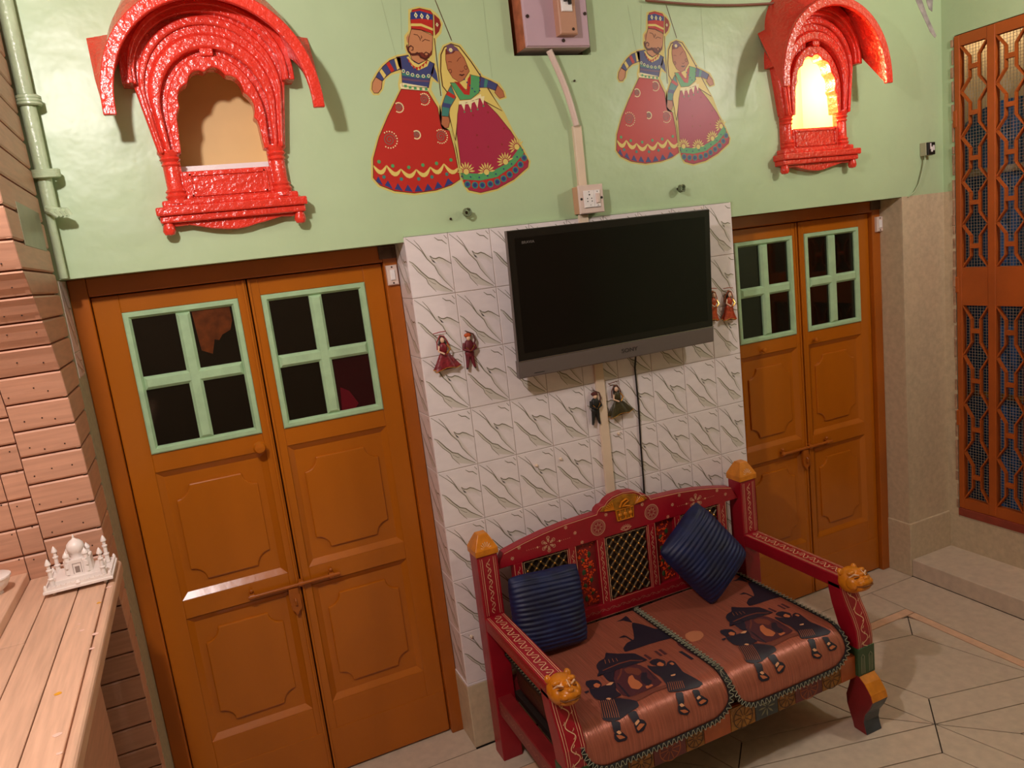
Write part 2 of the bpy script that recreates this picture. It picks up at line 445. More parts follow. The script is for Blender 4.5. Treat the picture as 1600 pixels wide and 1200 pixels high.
WOMAN = {
    'halo': [(0.0052,0.4038),(0.0238,0.4333),(0.054,0.4435),(0.0878,0.4351),(0.122,0.3843),(0.1544,0.3364),(0.1858,0.3225),(0.2119,0.3112),(0.2295,0.2812),(0.2319,0.2611),(0.2044,0.2544),(0.1848,0.269),(0.2176,0.2139),(0.2412,0.1555),(0.2756,0.0928),(0.2961,0.0468),(0.2879,0.0231),(0.2252,-0.0169),(0.1589,-0.0427),(0.0927,-0.052),(0.047,-0.0395),(0.0315,-0.0126),(0.0271,0.0502),(0.0218,0.1312),(0.0153,0.1688),(-0.0087,0.1646),(-0.023,0.1864),(-0.0136,0.2437),(0.0012,0.2746),(0.0013,0.3162),(-0.0015,0.3525)],
    'veil': [(0.0138,0.4037),(0.0286,0.4267),(0.0531,0.4368),(0.0811,0.4289),(0.1157,0.3818),(0.145,0.334),(0.1741,0.2801),(0.2091,0.2196),(0.135,0.2599),(0.0555,0.2455),(0.0265,0.1309),(0.0154,0.2111),(0.02,0.2845),(0.0056,0.3057),(0.0053,0.3523)],
    'face': [(0.0321,0.4189),(0.0555,0.4332),(0.0716,0.4238),(0.0936,0.3925),(0.1067,0.3505),(0.0842,0.3247),(0.0653,0.3163),(0.044,0.3308),(0.0303,0.3571),(0.0277,0.3881)],
    'hair': [(0.0321,0.4189),(0.0556,0.4342),(0.0744,0.4227),(0.0576,0.4074),(0.0311,0.4035)],
    'jacket': [(0.0331,0.3155),(0.0593,0.3148),(0.074,0.2935),(0.0976,0.2928),(0.107,0.34),(0.1447,0.3313),(0.1319,0.2813),(0.0991,0.261),(0.0604,0.2596)],
    'vneck': [(0.0482,0.3193),(0.0653,0.3163),(0.088,0.2878),(0.0975,0.3271),(0.11,0.3399),(0.1064,0.3137),(0.0962,0.2744),(0.0777,0.2776)],
    'arm': [(0.0349,0.3076),(0.0098,0.2743),(-0.0061,0.2435),(-0.0123,0.2122),(0.0122,0.2086),(0.022,0.2372),(0.0469,0.268)],
    'arm_b1': [(0.0207,0.2897),(0.0133,0.2784),(0.0404,0.2639),(0.0464,0.2732)],
    'arm_b2': [(-0.0006,0.2538),(-0.0048,0.2408),(0.0211,0.2346),(0.0264,0.2476)],
    'hand': [(-0.0108,0.2111),(-0.0161,0.1861),(-0.0046,0.1724),(0.0073,0.1745),(0.0146,0.1927),(0.0122,0.2086)],
    'arm_r': [(0.1419,0.333),(0.1792,0.3184),(0.2038,0.306),(0.1932,0.2859),(0.1641,0.2964),(0.1358,0.2971)],
    'arm_rb': [(0.1591,0.3263),(0.1706,0.3217),(0.1611,0.2964),(0.1508,0.2967)],
    'hand_r': [(0.203,0.3044),(0.2206,0.2841),(0.2243,0.2651),(0.2052,0.2603),(0.1893,0.2796)],
    'belt': [(0.0558,0.2561),(0.0989,0.2594),(0.1373,0.2769),(0.1393,0.2651),(0.0971,0.2462),(0.0555,0.2455)],
    'skirt': [(0.0553,0.244),(0.1386,0.264),(0.1892,0.2096),(0.2315,0.1532),(0.2676,0.0905),(0.2878,0.0473),(0.2821,0.028),(0.2229,-0.01),(0.1567,-0.0359),(0.0937,-0.0448),(0.0527,-0.0333),(0.0378,-0.0103),(0.0341,0.0498),(0.0343,0.1572),(0.0454,0.2152)],
    'band': [(0.0308,0.0256),(0.0901,0.0188),(0.1524,0.0255),(0.2117,0.0493),(0.2624,0.0991),(0.2735,0.0762),(0.229,0.0371),(0.1618,0.0027),(0.0991,-0.0049),(0.0337,0.0036)],
    'band2': [(0.0333,0.0009),(0.0989,-0.0066),(0.1616,0.0011),(0.232,0.0358),(0.2758,0.0744),(0.2853,0.0531),(0.2388,0.0141),(0.172,-0.0147),(0.0955,-0.0312),(0.0434,-0.0217)],
}
DECO = {
    'man_green': [(-0.244,0.0793),(-0.2007,0.0635),(-0.1477,0.0553),(-0.0988,0.0595),(-0.0507,0.0617),(0.0014,0.0697)],
    'man_low': [(-0.235,0.0309),(-0.1783,0.02),(-0.1194,0.0163),(-0.073,0.0194),(-0.0197,0.0248)],
    'wom_blue': [(0.0493,-0.0139),(0.0759,-0.0186),(0.1031,-0.0207),(0.1328,-0.019),(0.1596,-0.0138),(0.1846,-0.0045),(0.2094,0.0077),(0.2333,0.0212),(0.2546,0.0382),(0.2714,0.0595)],
    'suns': [(0.0503,0.0281),(0.1242,0.0219),(0.1994,0.0512),(0.2483,0.0982)],
    'spir': [(-0.1994,0.1454),(-0.1532,0.2435),(-0.0642,0.2662),(-0.1063,0.1562),(-0.0228,0.1468)],
    'scal': [(-0.2646,0.0692),(-0.2213,0.0664),(-0.1752,0.0519),(-0.1235,0.0468),(-0.0741,0.0515),(-0.0254,0.059),(0.0263,0.0449)],
    'tri': [(-0.2671,0.0176),(-0.2393,0.0025),(-0.2082,-0.012),(-0.1758,-0.0198),(-0.1426,-0.0251),(-0.1085,-0.0262),(-0.0734,-0.0235),(-0.0376,-0.0182),(0.0023,-0.0077)],
    'tri_w': [(0.07,0.2434),(0.094,0.2453),(0.1186,0.2497),(0.141,0.2597)],
    'strings': [(-0.1342,0.37),(-0.1516,0.4898),(-0.1611,0.5682)],
    'str2': [(-0.0017,0.4549),(-0.0046,0.2748)],
    'str3': [(0.0179,0.5711),(0.0574,0.447)],
    'str4': [(0.1865,0.3278),(0.1865,0.5737)],
    'str5': [(-0.1158,0.4201),(-0.099,0.5692)],
}
PRINT2 = [
    ('printed_dome','N',1,[(0.4705,-0.2133),(0.4899,-0.2425),(0.5149,-0.3047),(0.5422,-0.2859),(0.5522,-0.2785),(0.5522,-0.3127),(0.5396,-0.3836),(0.5042,-0.3808),(0.4343,-0.3752),(0.3667,-0.375),(0.3377,-0.3715),(0.3462,-0.3473),(0.3762,-0.3247),(0.4084,-0.3208),(0.4354,-0.2753),(0.4559,-0.2324)]),
    ('printed_flag','N',1,[(0.4223,-0.1758),(0.4486,-0.1719),(0.4764,-0.1585),(0.4772,-0.1726),(0.4714,-0.212),(0.4664,-0.2123),(0.4665,-0.178),(0.4509,-0.1837)]),
    ('printed_flag','N',1,[(0.3702,-0.2795),(0.3936,-0.2751),(0.3992,-0.2847),(0.403,-0.3241),(0.3969,-0.3243),(0.3936,-0.2899),(0.3785,-0.2846)]),
    ('printed_road','P',1,[(0.5245,-0.4044),(0.5493,-0.4088),(0.5467,-0.5569),(0.527,-0.5592),(0.5146,-0.4929),(0.5136,-0.4321)]),
    ('printed_cloud','C',1,[(0.5814,-0.3909),(0.6082,-0.387),(0.6359,-0.4072),(0.6304,-0.4357),(0.5995,-0.4541),(0.5688,-0.4453),(0.5667,-0.4169)]),
    ('printed_window','P',1,[(0.3781,-0.4234),(0.3875,-0.422),(0.3917,-0.4566),(0.3792,-0.4596)]),
    ('printed_window','P',1,[(0.4216,-0.422),(0.4307,-0.4244),(0.4312,-0.4609),(0.4211,-0.4601)]),
    ('printed_window','P',1,[(0.4388,-0.422),(0.4487,-0.4233),(0.4496,-0.462),(0.4373,-0.4612)]),
    ('printed_window','N',1,[(0.4876,-0.4689),(0.5007,-0.4718),(0.5048,-0.5325),(0.4929,-0.5342)]),
    ('printed_palanquin','P',2,[(0.258,-0.4395),(0.2865,-0.433),(0.3338,-0.4622),(0.3427,-0.4986),(0.3414,-0.5487),(0.3374,-0.5951),(0.2127,-0.6005),(0.1985,-0.5745),(0.2026,-0.5302),(0.2255,-0.483)]),
    ('printed_rider','T',3,[(0.2677,-0.5049),(0.2838,-0.5017),(0.2766,-0.5253),(0.2812,-0.5426),(0.2796,-0.5692),(0.2564,-0.5806),(0.2405,-0.563),(0.2493,-0.5277)]),
    ('printed_rider','N',3,[(0.3154,-0.509),(0.3309,-0.5162),(0.3128,-0.5432),(0.3168,-0.5671),(0.2927,-0.5851),(0.2859,-0.5598),(0.2917,-0.5358)]),
    ('printed_rider','T',3,[(0.2819,-0.5777),(0.3044,-0.5794),(0.3067,-0.5878),(0.2795,-0.593)]),
    ('printed_rider','B',3,[(0.2775,-0.4606),(0.2982,-0.46),(0.3202,-0.4829),(0.3187,-0.504),(0.2972,-0.5182),(0.287,-0.4966),(0.273,-0.4869)]),
    ('printed_curtain','N',3,[(0.2172,-0.5126),(0.2229,-0.513),(0.2156,-0.596),(0.2082,-0.5955)]),
    ('printed_curtain','B',3,[(0.2787,-0.4389),(0.2847,-0.4393),(0.259,-0.4772),(0.2261,-0.5047),(0.2308,-0.4938),(0.258,-0.4692)]),
    ('printed_curtain','N',3,[(0.3393,-0.5036),(0.341,-0.5085),(0.3314,-0.5632),(0.3275,-0.5619)]),
    ('printed_canopy','N',4,[(0.2159,-0.3874),(0.2343,-0.3732),(0.2601,-0.3678),(0.2815,-0.3388),(0.2838,-0.3526),(0.3163,-0.3716),(0.3589,-0.3977),(0.3659,-0.4227),(0.3732,-0.4592),(0.3555,-0.4545),(0.3263,-0.4223),(0.2858,-0.421),(0.2453,-0.4269),(0.2159,-0.4289),(0.2041,-0.4318),(0.1907,-0.4481),(0.185,-0.4442),(0.2044,-0.4246),(0.2079,-0.4046)]),
    ('printed_hanging','N',3,[(0.21,-0.4322),(0.2453,-0.4269),(0.2841,-0.4236),(0.2534,-0.4438),(0.2216,-0.4874),(0.2175,-0.5058),(0.201,-0.4875),(0.205,-0.4508)]),
    ('printed_fringe','B',5,[(0.2169,-0.4258),(0.2476,-0.4232),(0.2819,-0.4206),(0.3239,-0.4261),(0.3583,-0.4502),(0.3555,-0.4545),(0.3205,-0.4314),(0.28,-0.4269),(0.2444,-0.4285),(0.2155,-0.4309)]),
    ('printed_pole','B',3,[(0.1739,-0.5709),(0.2127,-0.6005),(0.2988,-0.5994),(0.3422,-0.6053),(0.3354,-0.6177),(0.2879,-0.6154),(0.2214,-0.6226),(0.2055,-0.6118)]),
    ('printed_head','N',4,[(0.1322,-0.4612),(0.1421,-0.4469),(0.1597,-0.4505),(0.1788,-0.4651),(0.1769,-0.4885),(0.1668,-0.5024),(0.1529,-0.5031),(0.1446,-0.4906),(0.1307,-0.4845)]),
    ('printed_face','T',5,[(0.1517,-0.4782),(0.165,-0.4754),(0.1712,-0.4915),(0.1571,-0.5025),(0.148,-0.4915)]),
    ('printed_bearer','N',4,[(0.1321,-0.4855),(0.1418,-0.4955),(0.1543,-0.5006),(0.1809,-0.5016),(0.2175,-0.5058),(0.1951,-0.5455),(0.1985,-0.5745),(0.1737,-0.5774),(0.1259,-0.5561),(0.1197,-0.5408),(0.1224,-0.5094)]),
    ('printed_hand','S',5,[(0.1817,-0.5035),(0.2021,-0.4988),(0.2127,-0.5039),(0.1975,-0.513)]),
    ('printed_elbow','N',4,[(0.1086,-0.4933),(0.1251,-0.4944),(0.1224,-0.5027),(0.11,-0.5044)]),
    ('printed_sash','S',5,[(0.1454,-0.5647),(0.1554,-0.5637),(0.1616,-0.5724),(0.1534,-0.5766)]),
    ('printed_skirt','N',4,[(0.1265,-0.5552),(0.1737,-0.5774),(0.2214,-0.6226),(0.2167,-0.6385),(0.1777,-0.6436),(0.1433,-0.6512),(0.1121,-0.6484),(0.0899,-0.6337),(0.1066,-0.6021)]),
    ('printed_leg','N',4,[(0.112,-0.6454),(0.1368,-0.6559),(0.1289,-0.6774),(0.1045,-0.6788)]),
    ('printed_shoe','N',4,[(0.1045,-0.6788),(0.1173,-0.6727),(0.1315,-0.6821),(0.143,-0.6985),(0.1352,-0.7049),(0.1085,-0.7017),(0.1008,-0.6908)]),
    ('printed_sandal','T',5,[(0.1086,-0.6827),(0.1243,-0.6878),(0.1363,-0.6975),(0.1156,-0.696)]),
    ('printed_sock','S',6,[(0.1125,-0.6765),(0.1232,-0.6748),(0.1289,-0.6833),(0.1191,-0.6844)]),
    ('printed_leg','N',4,[(0.1703,-0.6435),(0.1996,-0.6446),(0.199,-0.6714),(0.1744,-0.675)]),
    ('printed_shoe','N',4,[(0.1744,-0.675),(0.1944,-0.667),(0.21,-0.6745),(0.2149,-0.6868),(0.1974,-0.6992),(0.1752,-0.6993)]),
    ('printed_sandal','T',5,[(0.1781,-0.6864),(0.194,-0.679),(0.2099,-0.6848),(0.1818,-0.6948)]),
    ('printed_sock','S',6,[(0.1787,-0.673),(0.1938,-0.6679),(0.196,-0.6742),(0.179,-0.681)]),
    ('printed_head','N',5,[(0.369,-0.4717),(0.3863,-0.4646),(0.4041,-0.4693),(0.4167,-0.4936),(0.4033,-0.5185),(0.3841,-0.5163),(0.3765,-0.5035),(0.3694,-0.4834)]),
    ('printed_face','T',6,[(0.383,-0.4952),(0.3986,-0.4894),(0.4027,-0.5105),(0.3915,-0.5177),(0.3789,-0.5059)]),
    ('printed_bearer','N',4,[(0.4169,-0.5053),(0.4325,-0.5009),(0.4401,-0.5139),(0.4331,-0.5468),(0.4262,-0.5787),(0.4338,-0.6127),(0.4514,-0.6459),(0.4333,-0.6508),(0.3923,-0.6465),(0.3601,-0.6413),(0.3272,-0.6322),(0.3422,-0.6053),(0.3517,-0.563),(0.3459,-0.5302),(0.3472,-0.498),(0.3529,-0.4832),(0.3635,-0.4982),(0.4016,-0.521)]),
    ('printed_hand','S',6,[(0.3813,-0.5728),(0.4001,-0.5751),(0.3926,-0.5827),(0.3807,-0.5795)]),
    ('printed_face','T',5,[(0.4183,-0.5139),(0.4302,-0.5131),(0.431,-0.5266),(0.4207,-0.5292)]),
    ('printed_leg','N',4,[(0.3467,-0.6408),(0.3717,-0.6472),(0.357,-0.6769),(0.3355,-0.6753)]),
    ('printed_shoe','N',4,[(0.3332,-0.6757),(0.3503,-0.6711),(0.3586,-0.6864),(0.3683,-0.6995),(0.3552,-0.7066),(0.3314,-0.6969),(0.328,-0.6882)]),
    ('printed_sandal','T',5,[(0.3331,-0.6866),(0.3521,-0.6898),(0.3629,-0.699),(0.3458,-0.6983)]),
    ('printed_sock','S',6,[(0.3387,-0.6736),(0.3497,-0.6719),(0.3562,-0.6816),(0.343,-0.681)]),
    ('printed_leg','N',4,[(0.4032,-0.6506),(0.4245,-0.657),(0.4229,-0.6722),(0.3997,-0.6764)]),
    ('printed_shoe','N',4,[(0.4004,-0.6755),(0.4223,-0.6704),(0.4425,-0.6909),(0.4313,-0.7),(0.4022,-0.6965)]),
    ('printed_sandal','T',5,[(0.4055,-0.687),(0.424,-0.6837),(0.4361,-0.6913),(0.4117,-0.6945)]),
    ('printed_sock','S',6,[(0.4039,-0.6746),(0.4156,-0.6712),(0.4205,-0.6779),(0.4066,-0.6804)]),
]
FOLDS = [[(0.1251,-0.564),(0.0948,-0.6309)],[(0.1306,-0.5664),(0.1013,-0.6331)],[(0.1362,-0.5689),(0.1078,-0.6353)],[(0.1417,-0.5713),(0.1144,-0.6375)],[(0.1473,-0.5738),(0.1209,-0.6397)],[(0.1528,-0.5762),(0.1274,-0.6419)],[(0.1584,-0.5787),(0.1339,-0.6441)],[(0.1639,-0.5811),(0.1405,-0.6463)],[(0.3511,-0.6011),(0.3343,-0.6304)],[(0.3572,-0.6031),(0.3414,-0.6316)],[(0.3632,-0.6051),(0.3485,-0.6328)],[(0.3692,-0.6071),(0.3556,-0.634)],[(0.3753,-0.609),(0.3626,-0.6352)],[(0.3813,-0.611),(0.3697,-0.6364)],[(0.3874,-0.613),(0.3769,-0.6375)],[(0.3934,-0.615),(0.384,-0.6387)],[(0.2545,-0.3773),(0.2451,-0.4001)],[(0.2664,-0.3817),(0.2586,-0.4035)],[(0.2782,-0.3861),(0.2722,-0.4068)],[(0.2901,-0.3905),(0.2858,-0.4102)]]
FACES = {'brow':[[(-0.0707,0.4666),(-0.0583,0.4643),(-0.0523,0.4561),(-0.0507,0.4469)],[(-0.0449,0.4446),(-0.0348,0.4511),(-0.019,0.4462)],[(-0.0459,0.4627),(-0.044,0.4577),(-0.0484,0.4528)]],'must':[[(-0.0645,0.4102),(-0.0743,0.4053),(-0.0887,0.4055),(-0.0965,0.4137),(-0.0935,0.4268),(-0.0849,0.4317),(-0.0784,0.4267),(-0.0803,0.4185),(-0.0869,0.4176)],[(-0.0627,0.4101),(-0.0573,0.3969),(-0.0436,0.3901),(-0.0298,0.3966),(-0.0284,0.4065),(-0.0369,0.4116),(-0.0449,0.4067),(-0.0422,0.4)]],'diam':[(-0.055,0.524),(-0.0355,0.5215),(-0.0158,0.5191),(0.0132,0.4956)],'colz':[(-0.1015,0.3925),(-0.0957,0.3825),(-0.09,0.3725),(-0.0803,0.3641),(-0.0697,0.3623),(-0.0578,0.3687),(-0.0456,0.3769),(-0.0352,0.385)],'flower':(0.0495,0.4175),'wbrow':[[(0.0349,0.3807),(0.0415,0.3817),(0.048,0.3795)],[(0.066,0.3813),(0.0741,0.3903),(0.0825,0.3953)]],'ear':[(0.0384,0.352),(0.095,0.3619)],'nose':[(0.0725,0.3514),(0.0798,0.3486),(0.0863,0.3539)],'lips':[(0.0663,0.3397),(0.0731,0.3419),(0.0786,0.3401),(0.0846,0.342),(0.089,0.3402),(0.0779,0.335)],'hair':[(0.0366,0.4326),(0.0559,0.4359),(0.0729,0.4223),(0.0774,0.4139),(0.0606,0.4157),(0.0479,0.4058),(0.0362,0.4159)],'rose':[(-0.1215,0.3549),(-0.1081,0.3481),(-0.0926,0.3428),(-0.0756,0.3392),(-0.0568,0.3378),(-0.0383,0.3384)],'beltg':[(-0.1212,0.3087),(-0.1066,0.3043),(-0.0896,0.3012),(-0.0709,0.2987),(-0.0527,0.2975)]}

# ================================================================== THE SETTING
YG = 0.012          # face of the green wall; tile faces are at y = 0
ZL1, ZL2, ZP = 1.868, 1.826, 1.884
XR, XW = 2.316, 2.593     # right door reveal, right wall
CEIL = 2.95

# ---- floor: joint bed with every stone slab its own piece
fl = G().box(-1.75, 2.75, -3.45, 0.45, -0.08, -0.006).build('floor', M_GROUT)
struct(fl, 'beige stone slab floor laid in tilted diamond shapes with dark joints', 'floor')

def clip(poly, nx, ny, d):
    out = []
    n = len(poly)
    for i in range(n):
        a, b = poly[i], poly[(i + 1) % n]
        da, db = nx * a[0] + ny * a[1] - d, nx * b[0] + ny * b[1] - d
        if da <= 0:
            out.append(a)
        if (da < 0) != (db < 0) and abs(da - db) > 1e-12:
            t = da / (da - db)
            out.append((a[0] + (b[0] - a[0]) * t, a[1] + (b[1] - a[1]) * t))
    return out

def area(p):
    return 0.5 * sum(p[i][0] * p[(i + 1) % len(p)][1] - p[(i + 1) % len(p)][0] * p[i][1] for i in range(len(p)))

def inset(poly, g):
    if area(poly) < 0:
        poly = poly[::-1]
    out = poly
    for i in range(len(poly)):
        a, b = poly[i], poly[(i + 1) % len(poly)]
        dx, dy = b[0] - a[0], b[1] - a[1]
        L = math.hypot(dx, dy)
        if L < 1e-6:
            continue
        nx, ny = dy / L, -dx / L
        out = clip(out, nx, ny, nx * a[0] + ny * a[1] - g)
        if len(out) < 3:
            return []
    return out

def slab(poly, m=M_STONE, name='slab', gap=0.0022):
    p = inset(poly, gap)
    if len(p) < 3 or abs(area(p)) < 2e-4:
        return
    G().prism(p, XY, -0.02, 0.0).build(name, m, fl)

UU, WW = Vector((0.2425, -0.970)), Vector((0.970, -0.2425))
C0 = Vector((1.7035, -0.516))
def cellpt(i, j, a, b):
    p = C0 + UU * (i * 0.74 + a) + WW * (j * 0.74 + b)
    return (p.x, p.y)
for i in range(-2, 8):
    for j in range(-7, 4):
        h, q = 0.37, 0.222
        o = [(-h, -h), (h, -h), (h, h), (-h, h)]
        n = [(-q, -q), (q, -q), (q, q), (-q, q)]
        polys = [n] + [[o[k], o[(k + 1) % 4], n[(k + 1) % 4], n[k]] for k in range(4)]
        for pl in polys:
            P = [cellpt(i, j, a, b) for a, b in pl]
            for (nx, ny, d) in ((1, 0, 1.985), (0, 1, -0.235), (-1, 0, 1.3), (0, -1, 3.4)):
                P = clip(P, nx, ny, d)
                if len(P) < 3:
                    break
            if len(P) >= 3:
                slab(P)
R4 = lambda x0, x1, y0, y1: [(x0, y0), (x1, y0), (x1, y1), (x0, y1)]
for y0, y1 in ((-0.235, -0.95), (-0.95, -1.7), (-1.7, -2.5), (-2.5, -3.4)):
    slab(R4(1.985, 2.03, y1, y0), M_STRIP, 'border_strip')
for x0, x1 in ((-1.3, -0.5), (-0.5, 0.4), (0.4, 1.2), (1.2, 2.03)):
    slab(R4(x0, x1, -0.235, -0.19), M_STRIP, 'border_strip')
for y0, y1 in ((-1.0, 0.0), (-2.1, -1.0), (-3.4, -2.1)):
    slab(R4(2.03, XR, y0, y1))
for x0, x1 in ((-1.3, -0.19), (-0.19, 0.55), (0.55, 1.349), (1.349, 2.03)):
    slab(R4(x0, x1, -0.19, -0.009 if x1 < 0.6 else 0.0))
slab(R4(-1.0, 0.0, -0.009, 0.3)); slab(R4(1.349, XR, 0.0, 0.3))

# ---- green upper wall with holes for the two niches and the electrical box
NICHES = [(-0.510, 0.0), (1.800, 0.012)]
wb = G()
xs = [-1.75, -1.0, NICHES[0][0] - 0.155, NICHES[0][0] + 0.155, 0.0, 0.478, 0.780, 1.349, NICHES[1][0] - 0.155, NICHES[1][0] + 0.155, XR, XW + 0.045]
zs = [ZL2, ZL1, ZP, 2.10, 2.447, 2.47, 2.86, CEIL]
for a in range(len(xs) - 1):
    for b in range(len(zs) - 1):
        x0, x1, z0, z1 = xs[a], xs[a + 1], zs[b], zs[b + 1]
        cx, cz = (x0 + x1) / 2, (z0 + z1) / 2
        if cx < 0 and cz < ZL1: continue
        if 0 < cx < 1.349 and cz < ZP: continue
        if any(abs(cx - n[0]) < 0.15 and 2.10 < cz < 2.47 for n in NICHES): continue
        if 0.478 < cx < 0.78 and 2.447 < cz < 2.86: continue
        wb.box(x0, x1, YG, 0.34, z0, z1)
wbo = struct(wb.build('wall_back', M_GREEN), 'glossy pale green upper wall above the two doors', 'wall')
G().box(0.478, 0.78, 0.07, 0.1, 2.447, 2.86).build('wall_recess', M_RUST, wbo)

M_PATCH = mat('lilac_grey_patch', 'A79F9C', 0.7, var=0.4, scale=30)  # thin mottled lilac-grey patches on the green wall near the right corner
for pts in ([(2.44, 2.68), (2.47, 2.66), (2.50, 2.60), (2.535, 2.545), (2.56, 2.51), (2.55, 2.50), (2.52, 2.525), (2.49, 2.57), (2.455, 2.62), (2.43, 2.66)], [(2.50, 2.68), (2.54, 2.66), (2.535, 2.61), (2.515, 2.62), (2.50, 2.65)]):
    G().prism(pts, XZ, YG - 0.0015, YG + 0.001).build('wall_patch', M_PATCH, wbo)

# ---- tiled pier between the doors
pier = struct(G().box(0.002, 1.347, 0.002, 0.34, 0.0, ZP - 0.004).build('wall_pier', M_TGROUT), 'tiled pier between the two doors faced with white veined tiles', 'wall')
TW, TH = 0.152, 0.2032
def strip_cols(n, c0, c1):
    r = []
    for i in range(n):
        r += [c0, c1]
    return r
DK, SH, BASE = lin('5E5844'), lin('CAC4B8'), lin('E0D7D6')
VEINS = [
    ([(.02, .02), (.2, .14), (.34, .25), (.45, .39), (.6, .52), (.67, .65), (.78, .77), (.98, .95)], .010),
    ([(.2, .06), (.3, .16), (.38, .27), (.46, .40)], .008),
    ([(.52, .34), (.58, .385), (.65, .40), (.73, .385), (.81, .41), (1.0, .51)], .014),
    ([(.52, .345), (.57, .43)], .008),
    ([(.03, .39), (.11, .43), (.19, .5), (.27, .58), (.42, .70), (.55, .74), (.67, .83), (.80, .9), (.95, .975)], .013),
    ([(.08, .45), (.2, .58), (.37, .71), (.40, .79), (.56, .94)], .008),
    ([(.68, .05), (.76, .10), (.85, .11), (.95, .18)], .011),
    ([(.91, .03), (.97, .09)], .008),
    ([(.42, .74), (.52, .80), (.58, .82)], .006)]
FILLS = [
    ([((.03, .39), (.03, .41)), ((.11, .43), (.08, .45)), ((.27, .58), (.2, .58)), ((.42, .70), (.37, .71)), ((.55, .74), (.40, .79)), ((.67, .83), (.50, .90)), ((.80, .90), (.66, .94)), ((.95, .975), (.90, .985))], .25),
    ([((.52, .34), (.54, .39)), ((.58, .385), (.58, .45)), ((.65, .40), (.67, .48)), ((.73, .385), (.76, .50)), ((.81, .41), (.86, .53)), ((1., .51), (1., .63))], 1.0),
    ([((.30, .20), (.34, .18)), ((.45, .39), (.52, .36)), ((.6, .52), (.66, .49)), ((.78, .77), (.84, .74)), ((.98, .95), (.99, .9))], 1.0)]
def tile_mesh(w, h, frac0=0.0, frac1=1.0):
    """one tile, printed veins included; the print is cut to the columns frac0..frac1"""
    g = G()
    t = 0.0011
    g.cbox(t, w - t, 0.0, 0.009, -h + t, -t, 0.0012)
    y = -0.00025
    span = frac1 - frac0
    def P(u, v, k=0):
        return (t + (u - frac0) / span * (w - 2 * t), y - k * 0.0001, -t - v * (h - 2 * t))
    for pairs, fade in FILLS:
        q = [pr for pr in pairs if frac0 - 0.001 <= max(pr[0][0], pr[1][0]) <= frac1 + 0.001]
        if len(q) >= 2:
            c1 = tuple(SH[k] * (1 - fade) + BASE[k] * fade for k in range(3)) + (1,)
            vs, cols = [], []
            for i, (ua, ub) in enumerate(q):
                vs += [P(*ua), P(*ub)]
                end = i in (0, len(q) - 1)
                cols += [BASE if end and fade == 1.0 else SH, c1]
            g.add(vs, [(2 * i, 2 * i + 1, 2 * i + 3, 2 * i + 2) for i in range(len(q) - 1)], 1, cols)
    for pts, wd in VEINS:
        q = [p for p in pts if frac0 - 0.001 <= p[0] <= frac1 + 0.001]
        if len(q) >= 2:
            n = len(q)
            ws = [1.45 * wd * TH * (0.35 + 0.65 * math.sin(math.pi * (i + 0.4) / n)) for i in range(n)]
            g.ribbon([P(u, v, 1) for u, v in q], ws, (0, -1, 0), 1, strip_cols(n, DK, lin('8E8872')))
    return g
def tile_me(*a):
    ob = tile_mesh(*a).build('tile', [M_TILE, M_VEIN])
    me = ob.data
    bpy.data.objects.remove(ob)
    return me
TM = tile_me(TW, TH)
TMC = tile_me(1.349 - 8 * TW, TH, 0.0, (1.349 - 8 * TW) / TW)
TMS = tile_me(0.128, TH, 0.0, 0.84)
for r in range(8):
    for c in range(9):
        inst(TM if c < 8 else TMC, 'tile', (c * TW, 0, ZP - r * TH), pier)
    inst(TMS, 'tile', (0.0, 0.130, ZP - r * TH), pier, (0, 0, -math.pi / 2))
G().box(-0.004, 1.353, -0.004, 0.34, 0.0, 0.252).build('plinth', M_PLASTER, pier, bevel=0.004)
G().box(-0.003, 1.35, -0.003, 0.13, 0.252, 0.258).build('plinth_edge', M_TILE, pier)
G().box(0.0, 1.349, 0.0, 0.02, ZP, ZP + 0.008).build('top_edge', M_GREEN, pier)
for x, z in ((0.479, 1.016), (0.377, 1.014), (0.735, 1.06), (0.04, 0.44)):
    G().lathe([(0.0, 0.0), (0.006, 0.0), (0.006, -0.004), (0.003, -0.008), (0.0, -0.008)], (x, 0, z), 10, axis='y').build('wall_plug', M_PVC, pier, smooth=True)

# ---- right end of the back wall, reveal and right wall
wr = struct(G().box(XR, XW + 0.045, YG, 0.34, 0.262, ZL2 - 0.0).build('wall_beige', M_PLASTER, bevel=0.004), 'beige plastered wall strip right of the far door', 'wall')
G().box(XR - 0.0, XW, YG - 0.002, YG, 0.262, ZL2).build('face', M_PLASTER, wr)
bb = struct(G().box(XR - 0.006, XW + 0.01, YG - 0.01, 0.34, 0.0, 0.270).build('baseboard_back', M_PLASTER, bevel=0.004), 'beige stone skirting at the foot of the right wall strip', 'baseboard')
GY0, GY1, GZ0, GZ1 = -0.045, -0.93, 0.262, 2.492
w = G()
w.box(XW, XW + 0.045, GY0, YG, 0.0, CEIL)
w.box(XW, XW + 0.16, -3.45, GY1, 0.0, CEIL)
w.box(XW, XW + 0.16, GY1, GY0, GZ1, CEIL)
wrt = struct(w.build('wall_right', M_GREEN), 'dull green wall holding the orange iron grille door', 'wall')
G().box(XW, XW + 0.2, GY1, GY0, 0.0, GZ0).build('sill_block', M_PLASTER, wrt, bevel=0.004)
G().box(XW - 0.004, XW, -3.3, YG - 0.01, 0.0, 0.255).build('skirting', M_PLASTER, wrt, bevel=0.002)
G().box(XW - 0.003, XW, GY0, YG - 0.002, 0.255, ZL2).build('plaster_edge', M_PLASTER, wrt)
g = G()
zz = 0.3
random.seed(3)
